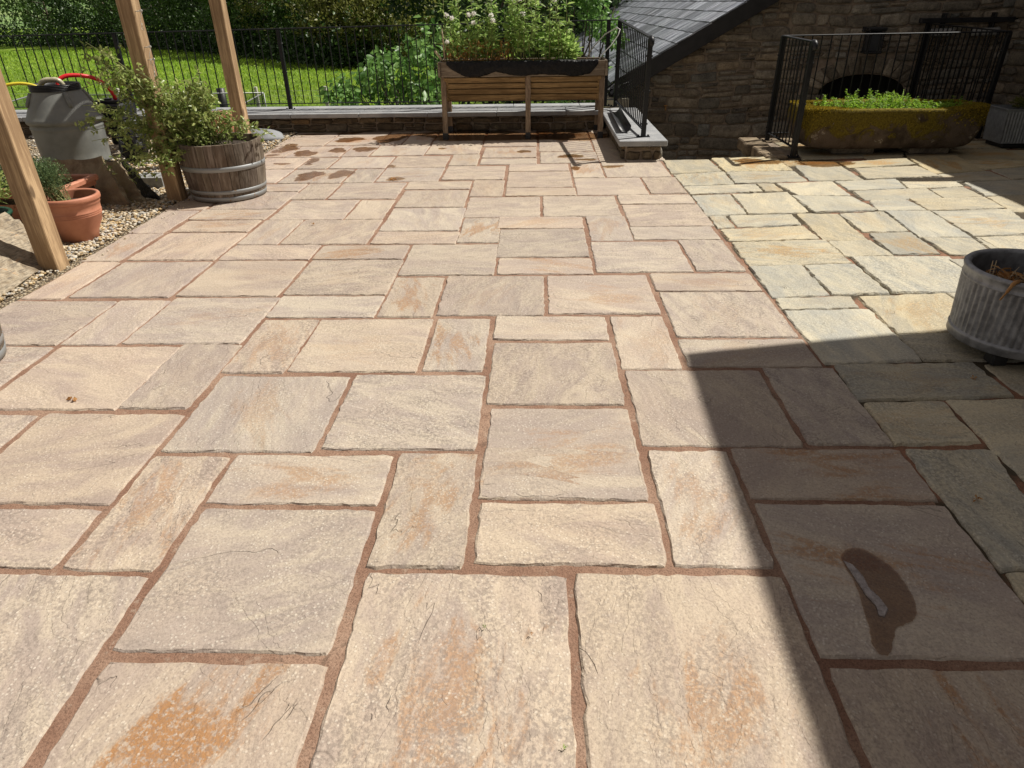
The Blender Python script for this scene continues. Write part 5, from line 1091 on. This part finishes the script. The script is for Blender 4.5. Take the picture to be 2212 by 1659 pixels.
hedge = [(-62, 78, 9, 6.5, 'dark'), (-51, 75, 10, 7, 'hedge'), (-41, 70, 9, 6, 'dark'), (-34, 66, 10, 6, 'hedge'), (-28.5, 62, 9, 5.2, 'hedge'), (-24, 57.5, 10, 5, 'dark'), (-20, 53.5, 9, 4.6, 'hedge'), (-16.2, 49.5, 8, 4.2, 'haw'), (-13.3, 46.5, 6.6, 3.8, 'hedge'), (-11.0, 43.5, 5.6, 3.6, 'haw'), (-8.3, 42, 5.0, 3.2, 'haw'), (-46, 84, 12, 7, 'dark'), (-30, 74, 12, 7, 'dark'), (-18, 62, 10, 6, 'dark')]
words = ['leftmost', 'second from the left', 'third from the left', 'fourth from the left', 'behind the first pergola post gap', 'just left of the third post', 'just right of the third post', 'with russet tips above the thick railing post', 'right of the russet one', 'brown-green and wispy, left of the big-leaved shrub', 'low, at the right end of the field hedge', 'standing behind the hedge, far left', 'standing behind the hedge, centre left', 'standing behind the hedge, near the valley gap']
hedge = [(x*1.06, y*1.06+R*.5, H, R, kd) for x, y, H, R, kd in hedge]
for i, ((x, y, H, R, kd), wd) in enumerate(zip(hedge, words)):
    tree('hedge_tree', (x, y, -1.95), H, R, M['lf_'+kd], {'dark': 'dark shaded', 'hedge': 'mid green', 'haw': 'hawthorn-like'}[kd]+' field-edge tree, '+wd, 'tree', 100+i, 9000 if y < 60 else 8000, .26 if y > 55 else .20, .02, 'trees along the field edge', 70)
rg = np.random.default_rng(5)
# hedge bottom: ragged undergrowth along the foot of the trees
P = []
for (a, b_) in zip(hedge[:10], hedge[1:11]):
    for i in range(3000): t = rg.random(); P.append((a[0]*(1-t)+b_[0]*t+rg.normal()*1.2, a[1]*(1-t)+b_[1]*t-1.5+rg.normal()*1.0, -1.9+abs(rg.normal())*1.2))
P = np.array(P); tag(leaves('hedge_undergrowth', P, rg.normal(size=P.shape)+[0, -.3, .3], .26, .16, M['lf_dark'], rng=rg), kind='stuff')
tree('tall_tree', (-.6, 24, -1.9), 9, 4.2, M['lf_dark'], 'big dark tree rising behind the raised planter', 'tree', 201, 20000, .15, .05, None, 110)
tree('tall_tree', (3.6, 27, -1.9), 9, 4.2, M['lf_dark'], 'dark tree just left of the barn roof, beyond the railing', 'tree', 202, 16000, .15, .05, None, 90)
tree('tall_tree', (.6, 36, -1.9), 9, 4.5, M['lf_hedge'], 'green tree further back between the two dark ones', 'tree', 203, 12000, .2, .05, None, 80)
tree('valley_tree', (-6.6, 52, -2.2), 4.4, 3.0, M['lf_hedge'], 'rounded tree in the valley gap, nearer the hedge', 'tree', 204, 9000, .22, .03, 'trees in the valley gap', 60)
tree('valley_tree', (-3.4, 60, -2.2), 5.4, 3.4, M['lf_hedge'], 'rounded tree in the valley gap, nearer the pole', 'tree', 205, 9000, .22, .03, 'trees in the valley gap', 60)
tree('valley_tree', (-5.0, 75, -2.4), 5.2, 4.0, M['lf_far'], 'paler tree at the back of the valley gap', 'tree', 206, 9000, .24, .03, 'trees in the valley gap', 60)
# large-leaved shrub against the parapet
bs = root('large_leaved_shrub', (-2.2, 12.0, -1.9), 'bright large-leaved shrub growing up behind the railing left of the planter', 'shrub')
def bigshrub():
    rg = np.random.default_rng(211); P = []; D = []; b = MB()
    cl = []
    for i in range(95):
        u = rg.random(); x = -1.55-1.75*u**1.25; top = np.interp(x, [-3.5, -2.9, -2.3, -1.9, -1.3], [.45, .60, .72, 1.05, 1.30]); z = rg.uniform(-1.2, top) if x > -2.45 else (rg.uniform(.15, top) if rg.random() < .62 else rg.uniform(-1.5, -.55)); y = rg.uniform(11.2, 12.5); cl.append((x, y, z))
    for i in range(12): cl.append((rg.uniform(-2.9, -2.2), rg.uniform(11.0, 11.8), rg.uniform(-1.3, -.45)))
    for c in cl:
        n = 30; p, d = blob(n, c, (.25, .25, .2), .4, rg); P.append(p); D.append(d*[.7, .7, .3]+rg.normal(size=(n, 3))*.35+[0, -.1, -.35])
        s = Vector((-1.9+rg.normal()*.2, 12.0, -1.7)); c = Vector(c); b.tube([s, Vector((s.x*.6+c.x*.4, 12, (s.z+c.z)/2)), c], [.018, .012, .004], 5, cap=False)
    P = np.concatenate(P); D = np.concatenate(D); n = len(P); leaves('foliage', P, D, rg.uniform(.08, .16, n), rg.uniform(.05, .085, n), M['lf_big'], bs, rng=rg, fold=.15); b.build('stems', M['bark'], bs)
bigshrub()
cb = root('climbing_shrub', (1.0, 13, -1.9), 'arching bright-leaved climber between the raised planter and the barn roof', 'shrub')
rg = np.random.default_rng(212); P = []; D = []
for i in range(60):
    t = rg.random(); c = (.55+.75*t+rg.normal()*.08, 13+rg.normal()*.35, 1.75-.9*t*t+rg.normal()*.14); 
    p, d = blob(44, c, (.17, .17, .15), .4, rg); P.append(p); D.append(d+[0, 0, -.4])
for i in range(26):
    c = (rg.uniform(.3, 1.1), 12.2+rg.normal()*.3, rg.uniform(-1.2, .55)); p, d = blob(44, c, (.2, .2, .2), .4, rg); P.append(p); D.append(d)
P = np.concatenate(P); D = np.concatenate(D); leaves('foliage', P, D, .075, .045, M['lf_big'], cb, rng=rg)
b = MB()
for i in range(5): b.tube([(.8+rg.normal()*.1, 13, -1.9), (.7+rg.normal()*.2, 13, .3), (1.0+rg.normal()*.3, 13, 1.4)], [.03, .02, .006], 6)
b.build('stems', M['bark'], cb)
# stock fence in the meadow
fc = root('field_fence', (-8, 23.5, -1.9), 'wire stock fence with pale wooden posts across the near field', 'fence')
pp = None
for i, x in enumerate(np.arange(-16.81, -1.0, 2.42)):
    y = 24.7+.1*math.sin(i)
    if pp is None: m_ = MB(); m_.box((-.05, -.05, -.3), (.05, .05, 1.0), .006); pp = proto(m_, 'post', M['palewood'], (x, y, -1.9), fc)
    else: place(pp, (x, y, -1.9), fc, rg.uniform(-.3, .3))
b = MB()
for z in (-1.75, -1.55, -1.35, -1.18, -1.02): b.tube([(x, 24.62, z+.01*math.sin(x)) for x in np.arange(-20, 0, 1.1)], .004, 4, cap=False)
for x in np.arange(-20, 0, .15): b.tube([(x, 24.62, -1.8), (x, 24.62, -1.02)], .002, 3, cap=False)
b.build('wire_mesh', M['wire'], fc)
fb = root('fence_strainer', (-10.8, 23, -1.9), 'thick dark strainer post beside a pale post, right of the third pergola post', 'post')
b = MB(); b.tube([(-10.2, 23.4, -2.1), (-10.2, 23.4, -.80)], .13, 12); b.build('post', M['blackboard'], fb)
sp = root('gate_post', (-10.35, 20.2, -1.9), 'pale sawn post top seen just left of the third pergola post', 'post')
b = MB(); b.box((-10.55, 18.9, -2.1), (-10.25, 19.1, -.62), .01); b.build('post', M['greywood'], sp)
# netted fruit cage
fr = root('fruit_cage', (-13, 18.5, -1.9), 'low netted fruit cage of thin grey poles in the field behind the drum', 'cage')
X0, X1, Y0, Y1, Z0, Z1 = -14.3, -7.6, 16.2, 20.2, -1.95, -.62
ps = [((X0, Y0, Z1-.25), (X1, Y0, Z1-.25)), ((X0, Y1, Z1), (X1, Y1, Z1)), ((X0, Y0, Z1-.25), (X0, Y1, Z1)), ((X1, Y0, Z1-.25), (X1, Y1, Z1)), ((X0, Y0, Z0+.5), (X1, Y0, Z0+.5))]
for x in np.linspace(X0, X1, 4): ps += [((x, Y0, Z0), (x, Y0, Z1-.25)), ((x, Y1, Z0), (x, Y1, Z1))]
ps += [((X0+1.6, Y0, Z0), (X0+.2, Y0, Z1-.25)), ((X1-.1, Y0, Z0), (X1-1.6, Y0, Z1-.25))]
for a, b_ in ps: b = MB(); b.tube([a, b_], .016, 6); b.build('pole', M['hoop'], fr)
V = [(X0, Y0-.02, Z0), (X1, Y0-.02, Z0), (X1, Y0-.02, Z1-.25), (X0, Y0-.02, Z1-.25), (X0, Y1, Z1+.01), (X1, Y1, Z1+.01), (X0, Y1, Z0), (X1, Y1, Z0)]
link('netting', npmesh('netting', V, [(0, 1, 2, 3), (4, 5, 7, 6), (1, 7, 5, 2), (0, 3, 4, 6)]), M['net'], fr)
P = np.c_[rg.uniform(X0, X1+1, 9000), rg.uniform(Y0-3, Y1, 9000), -1.9+rg.random(9000)**2*.5]; tag(leaves('rough_undergrowth', P, rg.normal(size=P.shape)*.5+[0, 0, 1], .14, .05, M['lf_hedge'], rng=rg), kind='stuff')
# telegraph pole and wire
tpz = root('telegraph_pole', (-2.9, 40, -2), 'weathered telegraph pole with one wire rising behind the planter flowers', 'pole')
b = MB(); b.tube([(-2.9, 40, -2.2), (-2.9, 40, 5.2)], [.13, .09], 12); b.build('pole', M['greywood'], tpz)
b = MB(); b.tube([(-2.9, 40, 1.52), (0, 36, 1.20), (4, 31, 1.1)], .012, 5); b.build('wire', M['wire'], tpz)
# meadow grass tufts
def grass():
    rg = np.random.default_rng(301); n = 42000; y = 14+56*rg.random(n)**1.3; x = -y*rg.uniform(.08, .92, n); keep = y < np.interp(x, [-62, -41, -32, -18, -13, -9], [78, 72, 66, 53, 47, 43]); x = x[keep]; y = y[keep]; n = len(x)
    z = np.array([-1.9+.25*mnoise.noise(Vector((a*.04, b*.04, 0))) for a, b in zip(x, y)]); P = np.c_[x, y, z]; D = rg.normal(size=(n, 3))*.55+[0, 0, 1]; L = rg.uniform(.05, .12, n)*(1+y/50)
    lv = np.array([mnoise.noise(Vector((a*.35, b*.22, 1)))*.7+mnoise.noise(Vector((a*1.3, b*.8, 4)))*.5+.5 for a, b in zip(x, y)])+rg.normal(size=n)*.18; tag(leaves('meadow_grass', P, D, L, L*.35, M['lf_grass'], lv=np.clip(lv, 0, 1), rng=rg), kind='stuff')
M['lf_grass'] = leaf_mat('grass_blade', (.19, .33, .025), (.34, .48, .05), .35, .6)
grass()
print('objects', len(bpy.data.objects), 'tris', sum(len(o.data.polygons) for o in bpy.data.objects if o.type == 'MESH'))
